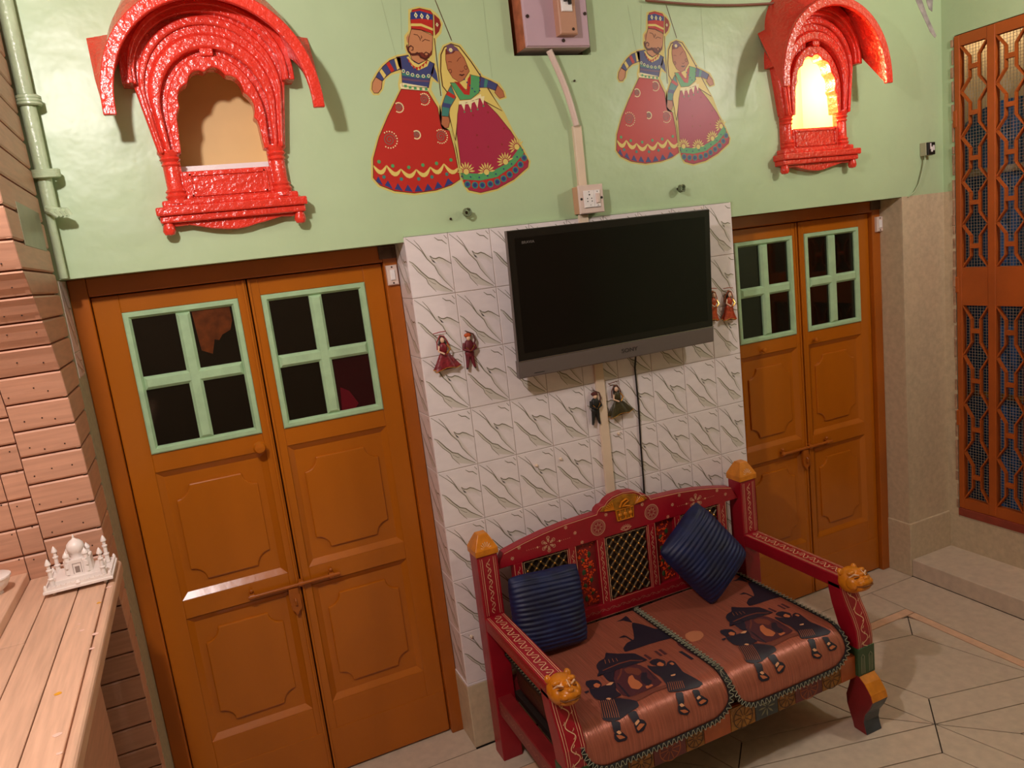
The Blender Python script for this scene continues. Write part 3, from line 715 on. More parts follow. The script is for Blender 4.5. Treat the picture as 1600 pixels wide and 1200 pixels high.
while zz < 2.46:
    h = random.uniform(0.03, 0.09)
    g.box(XW - random.uniform(0.004, 0.009), XW, GY0, GY0 + random.uniform(0.006, 0.014), zz, zz + h)
    zz += h + random.uniform(0, 0.02)
g.build('chipped_edge', mat('chipped_plaster', 'A88368', 0.8, var=0.4, scale=40), wrt, bevel=0.002)
st = struct(G().box(XR, XW, -3.3, YG - 0.01, 0.0, 0.088).build('floor_step', M_STONE, bevel=0.004), 'low stone step running below the iron grille door', 'step')

struct(G().box(-1.75, XW + 0.16, -3.45, 0.34, CEIL, CEIL + 0.1).build('ceiling', M_CEIL), 'plain pale ceiling above the room', 'ceiling')
struct(G().box(-1.75, XW + 0.16, -3.55, -3.45, 0.0, CEIL).build('wall_front', M_CREAM), 'plain wall on the near side of the room', 'wall')
struct(G().box(-1.85, -1.75, -3.55, 0.34, 0.0, CEIL).build('wall_left', M_CREAM), 'plain wall at the left end of the room', 'wall')

# ---- grey jamb left of the near door, with a scrap of marble tile
jb = struct(G().box(-1.75, -1.0, -0.045, 0.34, 0.0, ZL1).build('wall_jamb', M_GREYPL, bevel=0.004), 'narrow grey plaster jamb left of the near door', 'wall')
o = inst(TMS, 'tile', (-0.9985, -0.03, ZL1 - 0.002), jb, (0, 0, math.pi / 2))
o = inst(TMS, 'tile', (-0.9985, 0.098, ZL1 - 0.205), jb, (0, 0, math.pi / 2)); o.location.y = -0.03; o.scale = (1, 1, 0.35)

# ---- pine panelling at the far left: a front that leans out at the top and a return facing the door
PROF = [(-0.05, 0.0), (-0.085, 0.2), (-0.128, 0.5), (-0.128, 0.574), (-0.136, 0.655), (-0.146, 0.734), (-0.164, 0.816), (-0.178, 0.892), (-0.195, 0.97), (-0.212, 1.05), (-0.225, 1.135),
        (-0.235, 1.212), (-0.246, 1.288), (-0.256, 1.364), (-0.264, 1.437), (-0.274, 1.505), (-0.290, 1.575), (-0.315, 1.645), (-0.356, 1.712), (-0.402, 1.772),
        (-0.450, 1.83), (-0.501, 1.886), (-0.53, 1.95), (-0.548, 2.02), (-0.555, 2.09), (-0.56, 2.16), (-0.565, 2.23), (-0.57, 2.30), (-0.57, 2.37), (-0.57, 2.44), (-0.57, 2.51), (-0.57, 2.58), (-0.57, 2.66), (-0.57, 2.76), (-0.57, 2.86), (-0.57, 2.95)]
def prof_y(z):
    for (y0, z0), (y1, z1) in zip(PROF, PROF[1:]):
        if z0 <= z <= z1:
            return y0 + (y1 - y0) * (z - z0) / (z1 - z0)
    return PROF[-1][0]
pan = sroot('wall_panelling', 'peach pine boarding beside the near door, leaning outward at the top', 'panelling')
g = G()
g.prism([(0.0, 0.0)] + [(y + 0.012, z) for y, z in PROF] + [(0.0, 2.95)], YZ, -1.75, -1.012)
g.build('backing', M_WGROOVE, pan)
def plank_front(x0, x1, z0, z1):
    """one horizontal board following the leaning front"""
    a, b = 0.0022, 0.004
    n = 3
    vs, rows = [], []
    for k in range(n + 1):
        z = z0 + a + (z1 - z0 - 2 * a) * k / n
        rows.append((prof_y(z), z))
    pts = [(rows[0][0] + 0.012, rows[0][1]), (rows[0][0] + 0.003, rows[0][1])] + [(y, z + (b if i == 0 else (-b if i == n else 0))) for i, (y, z) in enumerate(rows)] + [(rows[-1][0] + 0.003, rows[-1][1]), (rows[-1][0] + 0.012, rows[-1][1])]
    G().prism(pts, YZ, x0 + 0.0012, x1 - 0.0012).build('plank', M_WOOD, pan)
rowz = [p[1] for p in PROF]
for z0, z1 in zip(rowz, rowz[1:]):
    if z0 < 0.45 and z1 - z0 > 0.1:
        k = round((z1 - z0) / 0.075)
        for q in range(k):
            plank_front(-1.135, -1.0, z0 + (z1 - z0) * q / k, z0 + (z1 - z0) * (q + 1) / k)
    else:
        plank_front(-1.135, -1.0, z0, z1)
off = [rowz[0]] + [(a + b) / 2 + 0.006 for a, b in zip(rowz, rowz[1:])]
for z0, z1 in zip(off, off[1:]):
    if z0 > 1.0:
        plank_front(-1.186, -1.135, z0, z1)
        plank_front(-1.75, -1.186, z0, z1)
# the return: board ends facing the door
def plank_side(z0, z1):
    a = 0.0022
    ys, yn = -0.052, [prof_y(z0 + a), prof_y(z1 - a)]
    x = -1.0
    vs = [(x - 0.012, ys, z0 + a), (x - 0.012, yn[0] + 0.002, z0 + a), (x - 0.012, yn[1] + 0.002, z1 - a), (x - 0.012, ys, z1 - a),
          (x - 0.003, ys, z0 + a), (x - 0.003, yn[0] + 0.002, z0 + a), (x - 0.003, yn[1] + 0.002, z1 - a), (x - 0.003, ys, z1 - a),
          (x, ys, z0 + a + 0.004), (x, yn[0] + 0.004, z0 + a + 0.004), (x, yn[1] + 0.004, z1 - a - 0.004), (x, ys, z1 - a - 0.004)]
    fs = [(0, 1, 2, 3), (8, 9, 10, 11)]
    for i in range(4):
        j = (i + 1) % 4
        fs += [(i, j, 4 + j, 4 + i), (4 + i, 4 + j, 8 + j, 8 + i)]
    G().add(vs, fs).build('plank', M_WOOD, pan)
sz = [0.2] + rowz[2:]
for z0, z1 in zip(rowz, rowz[1:]):
    if z0 < 0.45 and z1 - z0 > 0.1:
        k = round((z1 - z0) / 0.075)
        for q in range(k):
            plank_side(z0 + (z1 - z0) * q / k, z0 + (z1 - z0) * (q + 1) / k)
    else:
        plank_side(z0, z1)
# nail heads
g = G()
random.seed(11)
for z0, z1 in zip(rowz, rowz[1:]):
    if 1.1 < z0 < 2.1:
        z = z0 + 0.35 * (z1 - z0)
        for x in (-1.03, -1.075, -1.115, -1.16, -1.2):
            xx = x + random.uniform(-.01, .01)
            zq = z + random.uniform(-.012, .018)
            g.lathe([(0.0, -0.0004), (0.0019, -0.0004), (0.0019, 0.002), (0, 0.002)], (xx, prof_y(zq) - 0.0006, zq), 6, axis='y')
g.build('nail_heads', M_SCREW, pan)['kind'] = 'stuff'

# ---- shelf of boards along the panelling
sh = thing('wooden_shelf', 'long pale pine plank shelf running below the peach panelling', 'shelf', (-1.08, -1.2, 1.08))
SZ = 1.112
for x0, x1, y0, y1 in ((-1.056, -0.995, -2.6, prof_y(1.1)), (-1.128, -1.058, -2.6, prof_y(1.1)), (-1.186, -1.130, -0.64, prof_y(1.1)), (-1.186, -1.130, -2.6, -0.643)):
    G().box(x0, x1, y0, y1 - 0.001, SZ - 0.026, SZ).build('plank', M_WOODS, sh, bevel=0.0025)
G().box(-0.994, -0.972, -2.6, prof_y(1.1) - 0.012, SZ - 0.04, SZ).build('edge_strip', M_WOODS, sh, bevel=0.009, segs=3)
G().box(-1.74, -1.187, -2.6, prof_y(1.12) - 0.001, SZ - 0.026, SZ + 0.022).build('raised_board', M_WOODS, sh, bevel=0.003)
G().box(-1.74, -1.07, -2.6, -0.32, 0.0, SZ - 0.027).build('support_panel', M_WOOD, sh, bevel=0.003)
SPOT = [mat('yellow_paint_spot', 'E0A020', 0.5), mat('pink_white_paint_spot', 'E6C0B0', 0.5)]
for x, y, r, mi in ((-1.0, -0.52, 0.006, 0), (-0.985, -0.43, 0.008, 1), (-1.03, -0.62, 0.004, 1), (-1.02, -0.66, 0.007, 1), (-0.99, -0.70, 0.008, 1), (-1.035, -0.64, 0.003, 1), (-1.03, -0.93, 0.008, 0), (-0.99, -0.77, 0.006, 1), (-1.01, -1.08, 0.008, 1), (-1.0, -1.14, 0.006, 1)):
    n = 9
    G().prism([(x + r * (0.6 + 0.5 * random.random()) * math.cos(2 * math.pi * k / n), y + 0.8 * r * (0.6 + 0.5 * random.random()) * math.sin(2 * math.pi * k / n)) for k in range(n)], XY, SZ + 0.0001, SZ + 0.0006).build('paint_spot', SPOT[mi], sh)

# ---- plaque on the return and the green painted pipe in the corner
pl = G().cbox(0, 0.30, 0, 0.006, 0, 0.10, 0.001)
pl.xform(Matrix.Translation((-0.999, -0.40, 1.943)) @ Matrix.Rotation(math.pi / 2, 4, 'Z'))
tag(pl.build('metal_plaque', M_STEEL), 'blank grey metal plaque on the peach boarding beside the green pipe', 'plaque')
pp = thing('wall_pipe', 'green painted iron pipe with rope collars in the corner beside the boarding', 'pipe', (-0.972, -0.03, 1.87))
G().tube([(-0.978, -0.028, z) for z in (2.05, 2.2, 2.4, 2.6, 2.95)], [0.018, 0.019, 0.02, 0.02, 0.02], 12).build('pipe', M_GPIPE, pp, smooth=True)
G().tube([(-0.985, -0.022, 1.87), (-0.985, -0.022, 2.06)], 0.011, 10).build('thin_pipe', M_GPIPE, pp, smooth=True)
g = G()
for k in range(3):
    pts = [(-0.974 + 0.033 * math.cos(t), -0.030 + 0.03 * math.sin(t), 2.145 + 0.006 * k + 0.004 * math.sin(t)) for t in [2 * math.pi * i / 20 for i in range(21)]]
    g.tube(pts, 0.006, 6, caps=False)
g.build('rope_collar', M_GPIPE, pp, smooth=True)
g = G()
for k in range(4):
    g.tube([(-0.985 + 0.01 * k, -0.04, 2.052), (-0.975 + 0.012 * k, -0.055, 2.048), (-0.962 + 0.009 * k, -0.05, 2.036)], 0.008, 7)
g.tube([(-0.985, -0.035, 2.06), (-0.965, -0.045, 2.05), (-0.935, -0.045, 2.04)], [0.013, 0.012, 0.008], 8)
g.build('pipe_hook', M_GPIPE, pp, smooth=True)
g = G()
for k in range(3):
    pts = [(-0.974 + 0.026 * math.cos(t), -0.030 + 0.024 * math.sin(t), 2.33 + 0.008 * k) for t in [2 * math.pi * i / 16 for i in range(17)]]
    g.tube(pts, 0.006, 6, caps=False)
g.build('rope_collar', M_GPIPE, pp, smooth=True)

# ================================================================== DOORS
def notched(x0, x1, z0, z1, r, n=5):
    """rectangle with concave rounded corners"""
    pts = []
    for cx, cz, a0 in ((x0, z0, 90), (x1, z0, 180), (x1, z1, 270), (x0, z1, 0)):
        arc = [(cx + r * math.cos(math.radians(a0 - 90 * k / n)), cz + r * math.sin(math.radians(a0 - 90 * k / n))) for k in range(n + 1)]
        pts += arc
    return pts

def door(name, label, X0, X1, kz, zl, knob_left, glass_mats, two_knobs=False):
    d = sroot(name, label, 'door', ((X0 + X1) / 2, 0.17, 0.0))
    jw = 0.050
    G().box(X0, X0 + jw, 0.128, 0.21, 0, zl).build('jamb', M_DOORF, d, bevel=0.004)
    G().box(X1 - jw, X1, 0.128, 0.21, 0, zl).build('jamb', M_DOORF, d, bevel=0.004)
    G().box(X0 + jw, X1 - jw, 0.128, 0.21, 1.812 * kz, zl).build('head', M_DOORF, d, bevel=0.004)
    G().box(X1 - 0.062, X1 - 0.001, 0.122, 0.129, 1.822 * kz, zl - 0.002).build('gap_shade', M_RUST, d, bevel=0.002)  # dark box standing in for the shade in the gap under the lintel
    G().box(X0, X1, 0.205, 0.25, 0, zl).build('back_board', M_LATTB, d)
    mid = (X0 + X1) / 2
    for s in (0, 1):
        a, b = (X0 + jw + 0.002, mid - 0.002) if s == 0 else (mid + 0.002, X1 - jw - 0.002)
        o1, o2 = (0.074, 0.034) if s == 0 else (0.034, 0.068)
        gx0, gx1 = a + o1, b - o2
        yf, yb = 0.150, 0.19
        Z = lambda v: v * kz
        zt = 1.812 * kz - 0.003
        g = G()
        g.box(a, gx0, yf, yb, 0.006, zt)
        g.box(gx1, b, yf, yb, 0.006, zt)
        for z0, z1 in ((0.006, 0.282), (0.735, 0.802), (1.240, 1.303), (1.753, zt / kz)):
            g.box(gx0 - 0.001, gx1 + 0.001, yf + 0.0004, yb, Z(z0), Z(z1))
        leaf = g.build('door_leaf', M_DOOR, d, bevel=0.003)
        # joint of the kick board
        G().box(a + 0.002, b - 0.002, yf - 0.0012, yf + 0.004, 0.010, Z(0.176)).build('kick_board', M_DOOR, leaf, bevel=0.001)
        # recessed panels with raised notched field and sloped moulding
        for z0, z1 in ((0.282, 0.735), (0.802, 1.240)):
            p = G().box(gx0 - 0.002, gx1 + 0.002, yf + 0.014, yb - 0.004, Z(z0) - 0.002, Z(z1) + 0.002)
            i = 0.020
            vs = [(gx0, yf, Z(z0)), (gx1, yf, Z(z0)), (gx1, yf, Z(z1)), (gx0, yf, Z(z1)), (gx0 + i, yf + 0.014, Z(z0) + i), (gx1 - i, yf + 0.014, Z(z0) + i), (gx1 - i, yf + 0.014, Z(z1) - i), (gx0 + i, yf + 0.014, Z(z1) - i)]
            p.add(vs, [(0, 1, 5, 4), (1, 2, 6, 5), (2, 3, 7, 6), (3, 0, 4, 7)])
            p.build('panel', M_DOOR, leaf)
            fx0, fx1, fz0, fz1 = gx0 + 0.042, gx1 - 0.042, Z(z0) + 0.05, Z(z1) - 0.058
            G().prism(notched(fx0, fx1, fz0, fz1, 0.045), XZ, yf + 0.006, yf + 0.02).build('raised_field', M_DOOR, leaf, bevel=0.004)
        # glazed top: pale green putty frame, bars and four panes
        z0, z1 = Z(1.303), Z(1.753)
        cx, cz = (gx0 + gx1) / 2, (z0 + z1) / 2
        fw, bw = 0.022, 0.021
        g = G()
        rect = lambda i, y: [(gx0 + i, y, z0 + i), (gx1 - i, y, z0 + i), (gx1 - i, y, z1 - i), (gx0 + i, y, z1 - i)]
        R_ = rect(0, yf + 0.004) + rect(0, yf - 0.004) + rect(0.004, yf - 0.007) + rect(fw - 0.007, yf - 0.007) + rect(fw, yf + 0.004) + rect(fw, yf + 0.018)
        g.add(R_, [(r * 4 + i, r * 4 + (i + 1) % 4, r * 4 + 4 + (i + 1) % 4, r * 4 + 4 + i) for r in range(5) for i in range(4)])
        g.build('window_frame', M_PUTTY, leaf)
        g = G()
        for q in ((cx - bw, cx + bw, z0 + fw, z1 - fw), (gx0 + fw, gx1 - fw, cz - bw, cz + bw)):
            g.cbox(q[0], q[1], yf - 0.008 + (0.0006 if q[3] - q[2] < 0.1 else 0), yf + 0.02, q[2], q[3], 0.009)
        g.build('glazing_bar', M_PUTTY, leaf)
        for k, (px0, px1, pz0, pz1) in enumerate(((gx0, cx, cz, z1), (cx, gx1, cz, z1), (gx0, cx, z0, cz), (cx, gx1, z0, cz))):
            G().box(px0 + 0.012, px1 - 0.012, yf + 0.010, yf + 0.016, pz0 + 0.012, pz1 - 0.012).build('pane', glass_mats[s * 4 + k], leaf)
        if s == 0:
            # overlapping beads where the leaves meet
            for bx, bwid in ((mid - 0.012, 0.008), (mid + 0.006, 0.008)):
                G().box(bx - bwid / 2, bx + bwid / 2, yf - 0.006, yf + 0.002, 0.01, zt).build('meeting_bead', M_DOOR, leaf, bevel=0.0025)
        if (s == 0 and knob_left) or two_knobs:
            kx = gx1 - 0.018 if (s == 0 and not two_knobs) else ((gx0 + 0.12) if s == 0 else gx0 + 0.03)
            r = 1.0 if not two_knobs else 0.55
            G().lathe([(0.0, 0), (0.012 * r, 0), (0.010 * r, -0.012 * r), (0.018 * r, -0.022 * r), (0.021 * r, -0.032 * r), (0.016 * r, -0.043 * r), (0.0, -0.046 * r)], (kx, yf, Z(1.262)), 14, axis='y').build('knob', M_DOOR, leaf, smooth=True)
        if s == 0:
            bz = Z(0.757)
            bx0, bx1 = mid - 0.175, mid + 0.135
            bl = G().tube([(bx0, yf - 0.016, bz), (bx1, yf - 0.016, bz)], 0.0065, 10).build('bolt', M_DOORF, leaf, smooth=True)
            g = G()
            for x in (bx0 + 0.012, mid, bx1 - 0.03):
                g.lathe([(0.0105, -0.008), (0.0105, 0.008)], (x, yf - 0.014, bz), 10, axis='x')
                g.box(x - 0.008, x + 0.008, yf - 0.012, yf + 0.001, bz - 0.012, bz + 0.012)
            for x in (bx0 + 0.012, bx1 - 0.03):
                g.ell((x, yf - 0.012, bz + 0.02), 0.007, 8, 6)
            g.build('bolt_bracket', M_DOORF, leaf, smooth=True)
            g = G()
            hx = mid - 0.028
            g.prism([(hx - 0.017, bz - 0.01), (hx + 0.014, bz - 0.01), (hx + 0.015, bz - 0.03), (hx + 0.019, bz - 0.04), (hx + 0.017, bz - 0.085), (hx + 0.008, bz - 0.095), (hx - 0.002, bz - 0.108), (hx - 0.008, bz - 0.095), (hx - 0.016, bz - 0.085), (hx - 0.020, bz - 0.04)], XZ, yf - 0.004, yf - 0.018)
            g.tube([(hx, yf - 0.019, bz - 0.045), (hx, yf - 0.026, bz - 0.052), (hx, yf - 0.026, bz - 0.066), (hx, yf - 0.019, bz - 0.073)], 0.0035, 6)
            g.build('hasp', M_DOORF, leaf, bevel=0.001)
    return d

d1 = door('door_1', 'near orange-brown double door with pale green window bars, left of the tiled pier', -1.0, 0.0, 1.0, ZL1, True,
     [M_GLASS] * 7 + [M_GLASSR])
G().prism([(-0.679, 1.7309), (-0.5648, 1.7355), (-0.5637, 1.6859), (-0.5739, 1.656), (-0.6005, 1.6444), (-0.6132, 1.628), (-0.627, 1.6328), (-0.6399, 1.5878), (-0.671, 1.6034), (-0.6745, 1.6506)], XZ, 0.1585, 0.1605).build('torn_paper', mat('torn_brown_paper', '5E2C0E', 0.25, var=0.35, scale=40), d1)
G().prism([(-0.2564, 1.4067), (-0.2272, 1.3881), (-0.2016, 1.3387), (-0.2185, 1.3214), (-0.2627, 1.3176)], XZ, 0.1585, 0.1605).build('paper_corner', mat('dark_red_paper', '5A0616', 0.25), d1)
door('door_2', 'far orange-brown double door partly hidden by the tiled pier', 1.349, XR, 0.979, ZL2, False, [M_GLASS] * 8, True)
for (x, z, lab, nm) in ((-0.026, 1.765, 'small white switch plate on the frame of the near door', 0), (2.300, 1.716, 'small white switch plate on the frame of the far door', 1)):
    t = thing('door_switch', lab, 'switch', (x, 0.128, z), 'small switch plates on the door frames')
    G().cbox(x - 0.019, x + 0.019, 0.114, 0.128, z - 0.034, z + 0.034, 0.003).build('plate', M_WHITEP, t)
    G().cbox(x - 0.009, x + 0.009, 0.108, 0.116, z - 0.018, z + 0.018, 0.003).build('rocker', M_NICHEW, t)
    g = G()
    for q in (-0.027, 0.027):
        g.lathe([(0, 0), (0.003, 0), (0.003, 0.004), (0, 0.004)], (x, 0.1125, z + q), 8, axis='y')
    g.build('screw', M_SCREW, t)

# ================================================================== RED NICHE FRAMES (carved balcony windows)
def arch_curve(hw, zb, zsp, zap, n=28, hb=None, sc=0.0, nsc=9, sw=0.0):
    """points from bottom left, over the arch, to bottom right (x, z)"""
    hb = hw if hb is None else hb
    pts = []
    k = 8
    for i in range(k):
        t = i / k
        pts.append((-(hb + (hw - hb) * t), zb + (zsp - zb) * t))
    for i in range(n + 1):
        a = math.pi - math.pi * i / n
        r = 1.0
        if sc:
            r = 1.0 - sc * (1 - abs(math.sin(nsc * a * 0.5)))
        pts.append((hw * math.cos(a) * r, zsp + (zap - zsp) * math.sin(a) * r))
    for i in range(k):
        t = (i + 1) / k
        pts.append((hw + (hb - hw) * t, zsp + (zb - zsp) * t))
    return pts

def ring(g, outer, inner, y0, y1, cx, mi=0):
    n = len(outer)
    vs = []
    for y in (y0, y1):
        vs += [(cx + x, y, z) for x, z in outer] + [(cx + x, y, z) for x, z in inner]
    fs = []
    for i in range(n - 1):
        fs.append((i, i + 1, n + i + 1, n + i))
        fs.append((2 * n + i, 2 * n + i + 1, 3 * n + i + 1, 3 * n + i))
        fs.append((i, i + 1, 2 * n + i + 1, 2 * n + i))
        fs.append((n + i, n + i + 1, 3 * n + i + 1, 3 * n + i))
    for i in (0, n - 1):
        fs.append((i, n + i, 3 * n + i, 2 * n + i))
    return g.add(vs, fs, mi)

def jharokha(cx, dz, label, niche_mat, shelf, bw=0.300):
    z = lambda v: v + dz
    t = thing('carved_niche', label, 'niche', (cx, YG, z(1.965)), 'red carved niche frames on the green wall')
    N = 88
    zb, zsp = z(2.185), z(2.275)
    A = lambda hw, zap, hb=None, sp=2.275, **k: arch_curve(hw, zb, z(sp), z(zap), N, hb, **k)
    H = lambda hw, zap: arch_curve(hw, z(2.372), z(2.392), z(zap), N)
    g = G(); ring(g, H(0.232, 2.625), H(0.196, 2.560), -0.050, YG + 0.004, cx); g.build('hood_moulding', M_RED, t, bevel=0.010, smooth=True)
    g = G(); ring(g, H(0.214, 2.592), H(0.204, 2.576), -0.060, -0.045, cx); g.build('hood_bead', M_RED, t, bevel=0.005, smooth=True)
    g = G(); ring(g, A(0.206, 2.585, 0.176, sp=2.375), A(0.168, 2.505, 0.155, sp=2.33), -0.028, YG + 0.004, cx); g.build('outer_arch', M_RED, t, bevel=0.006, smooth=True)
    g = G(); ring(g, A(0.192, 2.553, 0.170, sp=2.36), A(0.179, 2.530, 0.160, sp=2.345), -0.040, -0.022, cx); g.build('arch_moulding', M_RED, t, bevel=0.005, smooth=True)
    g = G(); ring(g, A(0.170, 2.507, 0.156, sp=2.33), A(0.147, 2.468, 0.142, sp=2.30), -0.034, YG + 0.004, cx); g.build('middle_arch', M_RED, t, bevel=0.008, smooth=True)
    g = G(); ring(g, A(0.148, 2.470, 0.143, sp=2.30), A(0.130, 2.448, 0.130), -0.004, YG + 0.004, cx); g.build('arch_groove', M_RED, t)
    g = G(); ring(g, A(0.134, 2.452, 0.132), A(0.110, 2.418, 0.116, sc=0.085, nsc=11), -0.026, 0.03, cx); g.build('scalloped_arch', M_RED, t, bevel=0.004, smooth=True)
    G().box(cx - 0.018, cx + 0.018, -0.036, 0.0, z(2.446), z(2.468)).build('keystone', M_RED, t, bevel=0.004)
    # impost blocks and columns
    for s in (-1, 1):
        x = cx + s * 0.149
        col = G().lathe([(0.0, 0), (0.034, 0), (0.034, 0.010), (0.027, 0.014), (0.031, 0.022), (0.025, 0.030), (0.029, 0.036), (0.022, 0.044), (0.021, 0.105), (0.026, 0.110), (0.022, 0.118), (0.029, 0.126), (0.024, 0.132), (0.031, 0.142), (0.031, 0.150), (0.0, 0.150)], (x, -0.006, z(2.045)), 16, sy=0.85).build('column', M_RED, t, smooth=True)
        G().box(min(x - s * 0.026, x + s * 0.022), max(x - s * 0.026, x + s * 0.022), -0.008, YG + 0.004, z(2.045), z(2.19)).build('pilaster', M_RED, t, bevel=0.003)
    # parapet, sill, apron
    G().box(cx - 0.125, cx + 0.125, -0.012, 0.05, z(2.055), z(2.135)).build('parapet', M_RED, t, bevel=0.004)
    g = G()
    for q in ((cx - 0.108, cx + 0.108, z(2.062), z(2.07)), (cx - 0.108, cx + 0.108, z(2.12), z(2.128)), (cx - 0.112, cx - 0.10, z(2.062), z(2.128)), (cx + 0.10, cx + 0.112, z(2.062), z(2.128))):
        g.box(q[0], q[1], -0.017, -0.008, q[2], q[3])
    g.build('parapet_border', M_RED, t, bevel=0.002)
    G().box(cx - 0.192, cx + 0.192, -0.030, YG + 0.004, z(2.036), z(2.056)).build('sill_top', M_RED, t, bevel=0.006)
    G().box(cx - 0.212, cx + 0.212, -0.050, YG + 0.004, z(2.012), z(2.037)).build('sill', M_RED, t, bevel=0.005)
    G().box(cx - 0.205, cx + 0.205, -0.040, YG + 0.004, z(1.992), z(2.013)).build('sill_lower', M_RED, t, bevel=0.005)
    ap = [(-0.19, 1.993), (-0.165, 1.982), (-0.13, 1.984), (-0.10, 1.976), (-0.07, 1.968), (-0.03, 1.962), (0.0, 1.960), (0.03, 1.963), (0.06, 1.970), (0.09, 1.975), (0.13, 1.984), (0.165, 1.982), (0.19, 1.993)]
    G().prism([(cx + a, z(b)) for a, b in ap], XZ, -0.022, YG + 0.004).build('apron', M_RED, t, bevel=0.003)
    for s in (-1, 1):
        G().lathe([(0, 0.018), (0.013, 0.016), (0.016, 0.006), (0.018, -0.006), (0.013, -0.016), (0, -0.019)], (cx + s * 0.186, -0.022, z(1.976)), 12).build('pendant_knob', M_RED, t, smooth=True)
    # curved roof: a shell from the wall out and down to the hooked rim
    n = 40
    yf = -0.136
    def front(u, grow=0.0):
        a = math.pi * (1 - u)
        return (math.cos(a) * (0.285 + grow), z(2.272) + (0.322 + grow) * math.sin(a) ** 0.90)
    def back(u):
        v = min(u, 1 - u)
        s_ = -1 if u < 0.5 else 1
        if v < 0.10:
            return (s_ * (bw - (bw - 0.218) * v / 0.10), z(2.512) + 0.012 * v / 0.10)
        a = math.pi / 2 * (v - 0.10) / 0.40
        return (s_ * 0.218 * math.cos(a), z(2.524) + 0.185 * math.sin(a))
    th = 0.024
    vs, fs = [], []
    for i in range(n + 1):
        u = i / n
        fo, fi, bo = front(u), front(u, -th), back(u)
        midx, midz = (fo[0] * 0.62 + bo[0] * 0.38), fo[1] * 0.60 + bo[1] * 0.40
        bi = (bo[0] * 0.93, bo[1] - 0.05)
        for (x, zz, y) in ((bo[0], bo[1], YG + 0.004), (midx * 1.015, midz + 0.012, -0.075), (fo[0], fo[1], yf), (fi[0], fi[1], yf), (midx * 0.93, midz - 0.022, -0.075), (bi[0], bi[1], YG + 0.004)):
            vs.append((cx + x, y, zz))
    for i in range(n):
        for k in range(6):
            q = (k + 1) % 6
            fs.append((i * 6 + k, i * 6 + q, (i + 1) * 6 + q, (i + 1) * 6 + k))
    fs.append(tuple(range(6)))
    fs.append(tuple(n * 6 + k for k in range(6)))
    G().add(vs, fs).build('curved_roof', M_RED, t, smooth=True, angle=50)
    g = G()
    vs, fs = [], []
    for i in range(n + 1):
        u = i / n
        fo, fi = front(u, 0.004), front(u, -th - 0.004)
        for (x, zz, y) in ((fo[0], fo[1], yf + 0.006), (fo[0], fo[1], yf - 0.012), (fi[0], fi[1], yf - 0.012), (fi[0], fi[1], yf + 0.006)):
            vs.append((cx + x, y, zz))
    for i in range(n):
        for k in range(4):
            q = (k + 1) % 4
            fs.append((i * 4 + k, i * 4 + q, (i + 1) * 4 + q, (i + 1) * 4 + k))
    fs += [(0, 1, 2, 3), (n * 4, n * 4 + 1, n * 4 + 2, n * 4 + 3)]
    g.add(vs, fs).build('roof_rim', M_RED, t, bevel=0.003, smooth=True)
    # niche lining behind the opening
    x0, x1, z0, z1, yb = cx - 0.150, cx + 0.150, z(2.108), z(2.462), 0.20
    g = G()
    e = 0.004
    g.box(x0, x1, yb, yb + e, z0, z1); g.box(x0, x0 + e, 0.02, yb, z0, z1); g.box(x1 - e, x1, 0.02, yb, z0, z1)
    g.box(x0, x1, 0.02, yb, z1 - e, z1); g.box(x0, x1, 0.02, yb, z0, z0 + e)
    g.build('niche_lining', niche_mat, t)
    if shelf:
        G().box(x0 + e, x1 - e, 0.052, yb, z(2.13), z(2.158)).build('niche_shelf', M_NICHEW, t)
    return t

jharokha(NICHES[0][0], NICHES[0][1], 'red carved arched niche frame with empty ochre recess above the near door', M_NICHE, True)
jharokha(NICHES[1][0], NICHES[1][1], 'red carved arched niche frame with a lit lamp inside above the far door', mat('niche_cream_paint', 'F0D890', 0.6), False, 0.255)
lp = thing('niche_lamp', 'bright warm bulb glowing inside the far red niche', 'lamp', (NICHES[1][0] - 0.05, 0.11, 2.40))
G().lathe([(0, 0.05), (0.014, 0.05), (0.016, 0.02), (0.012, 0.0), (0.0, 0.0)], (NICHES[1][0] - 0.05, 0.11, 2.415), 12).build('holder', M_WHITEP, lp, smooth=True)
G().ell((NICHES[1][0] - 0.05, 0.11, 2.385), (0.026, 0.026, 0.034), 14, 10).build('bulb', mat('niche_bulb_lit', 'FFD890', 0.4, emit=20.0), lp, smooth=True)
ld = bpy.data.lights.new('niche_bulb_light', 'POINT')
ld.energy = LAMP_N_W; ld.color = (1.0, 0.74, 0.40); ld.shadow_soft_size = 0.03
lo = bpy.data.objects.new('niche_bulb_light', ld); COL.objects.link(lo); lo.parent = lp; lo.location = (0, -0.025, -0.07)

# ================================================================== PUPPET STICKERS
C_HALO = mat('sticker_yellow_edge', 'CFC06A', 0.45)
SC = {k: mat('sticker_' + k, v, 0.42) for k, v in dict(red='B5271E', magenta='A12340', blue='3B4272', skin='BE8258', skind='AE6A44', brown='6E2A1C', yellow='D9C46A', green='4E9A5E', teal='3E7E72', maroon='8A2420', cream='E6DCA8', dblue='2C3A78', line='5A3A1E', dark='4A1C12', purple='6A4A62').items()}

def sticker(name, fig, label, ox, oz, k, cmap, group):
    t = thing(name, label, 'wall sticker', (ox, YG, oz), group)
    def W(p, lay=1):
        return (ox + p[0] * k, YG - 0.0003 - 0.0003 * lay, oz + p[1] * k)
    def poly(nm, pts, m, lay):
        g = G().prism([(ox + a * k, oz + b * k) for a, b in pts], XZ, YG, YG - 0.0003 - 0.0003 * lay)
        return g.build(nm, m, t)
    for nm, key, m, lay in cmap:
        poly(nm, fig[key], SC[m] if m != 'halo' else C_HALO, lay)
    return t, W

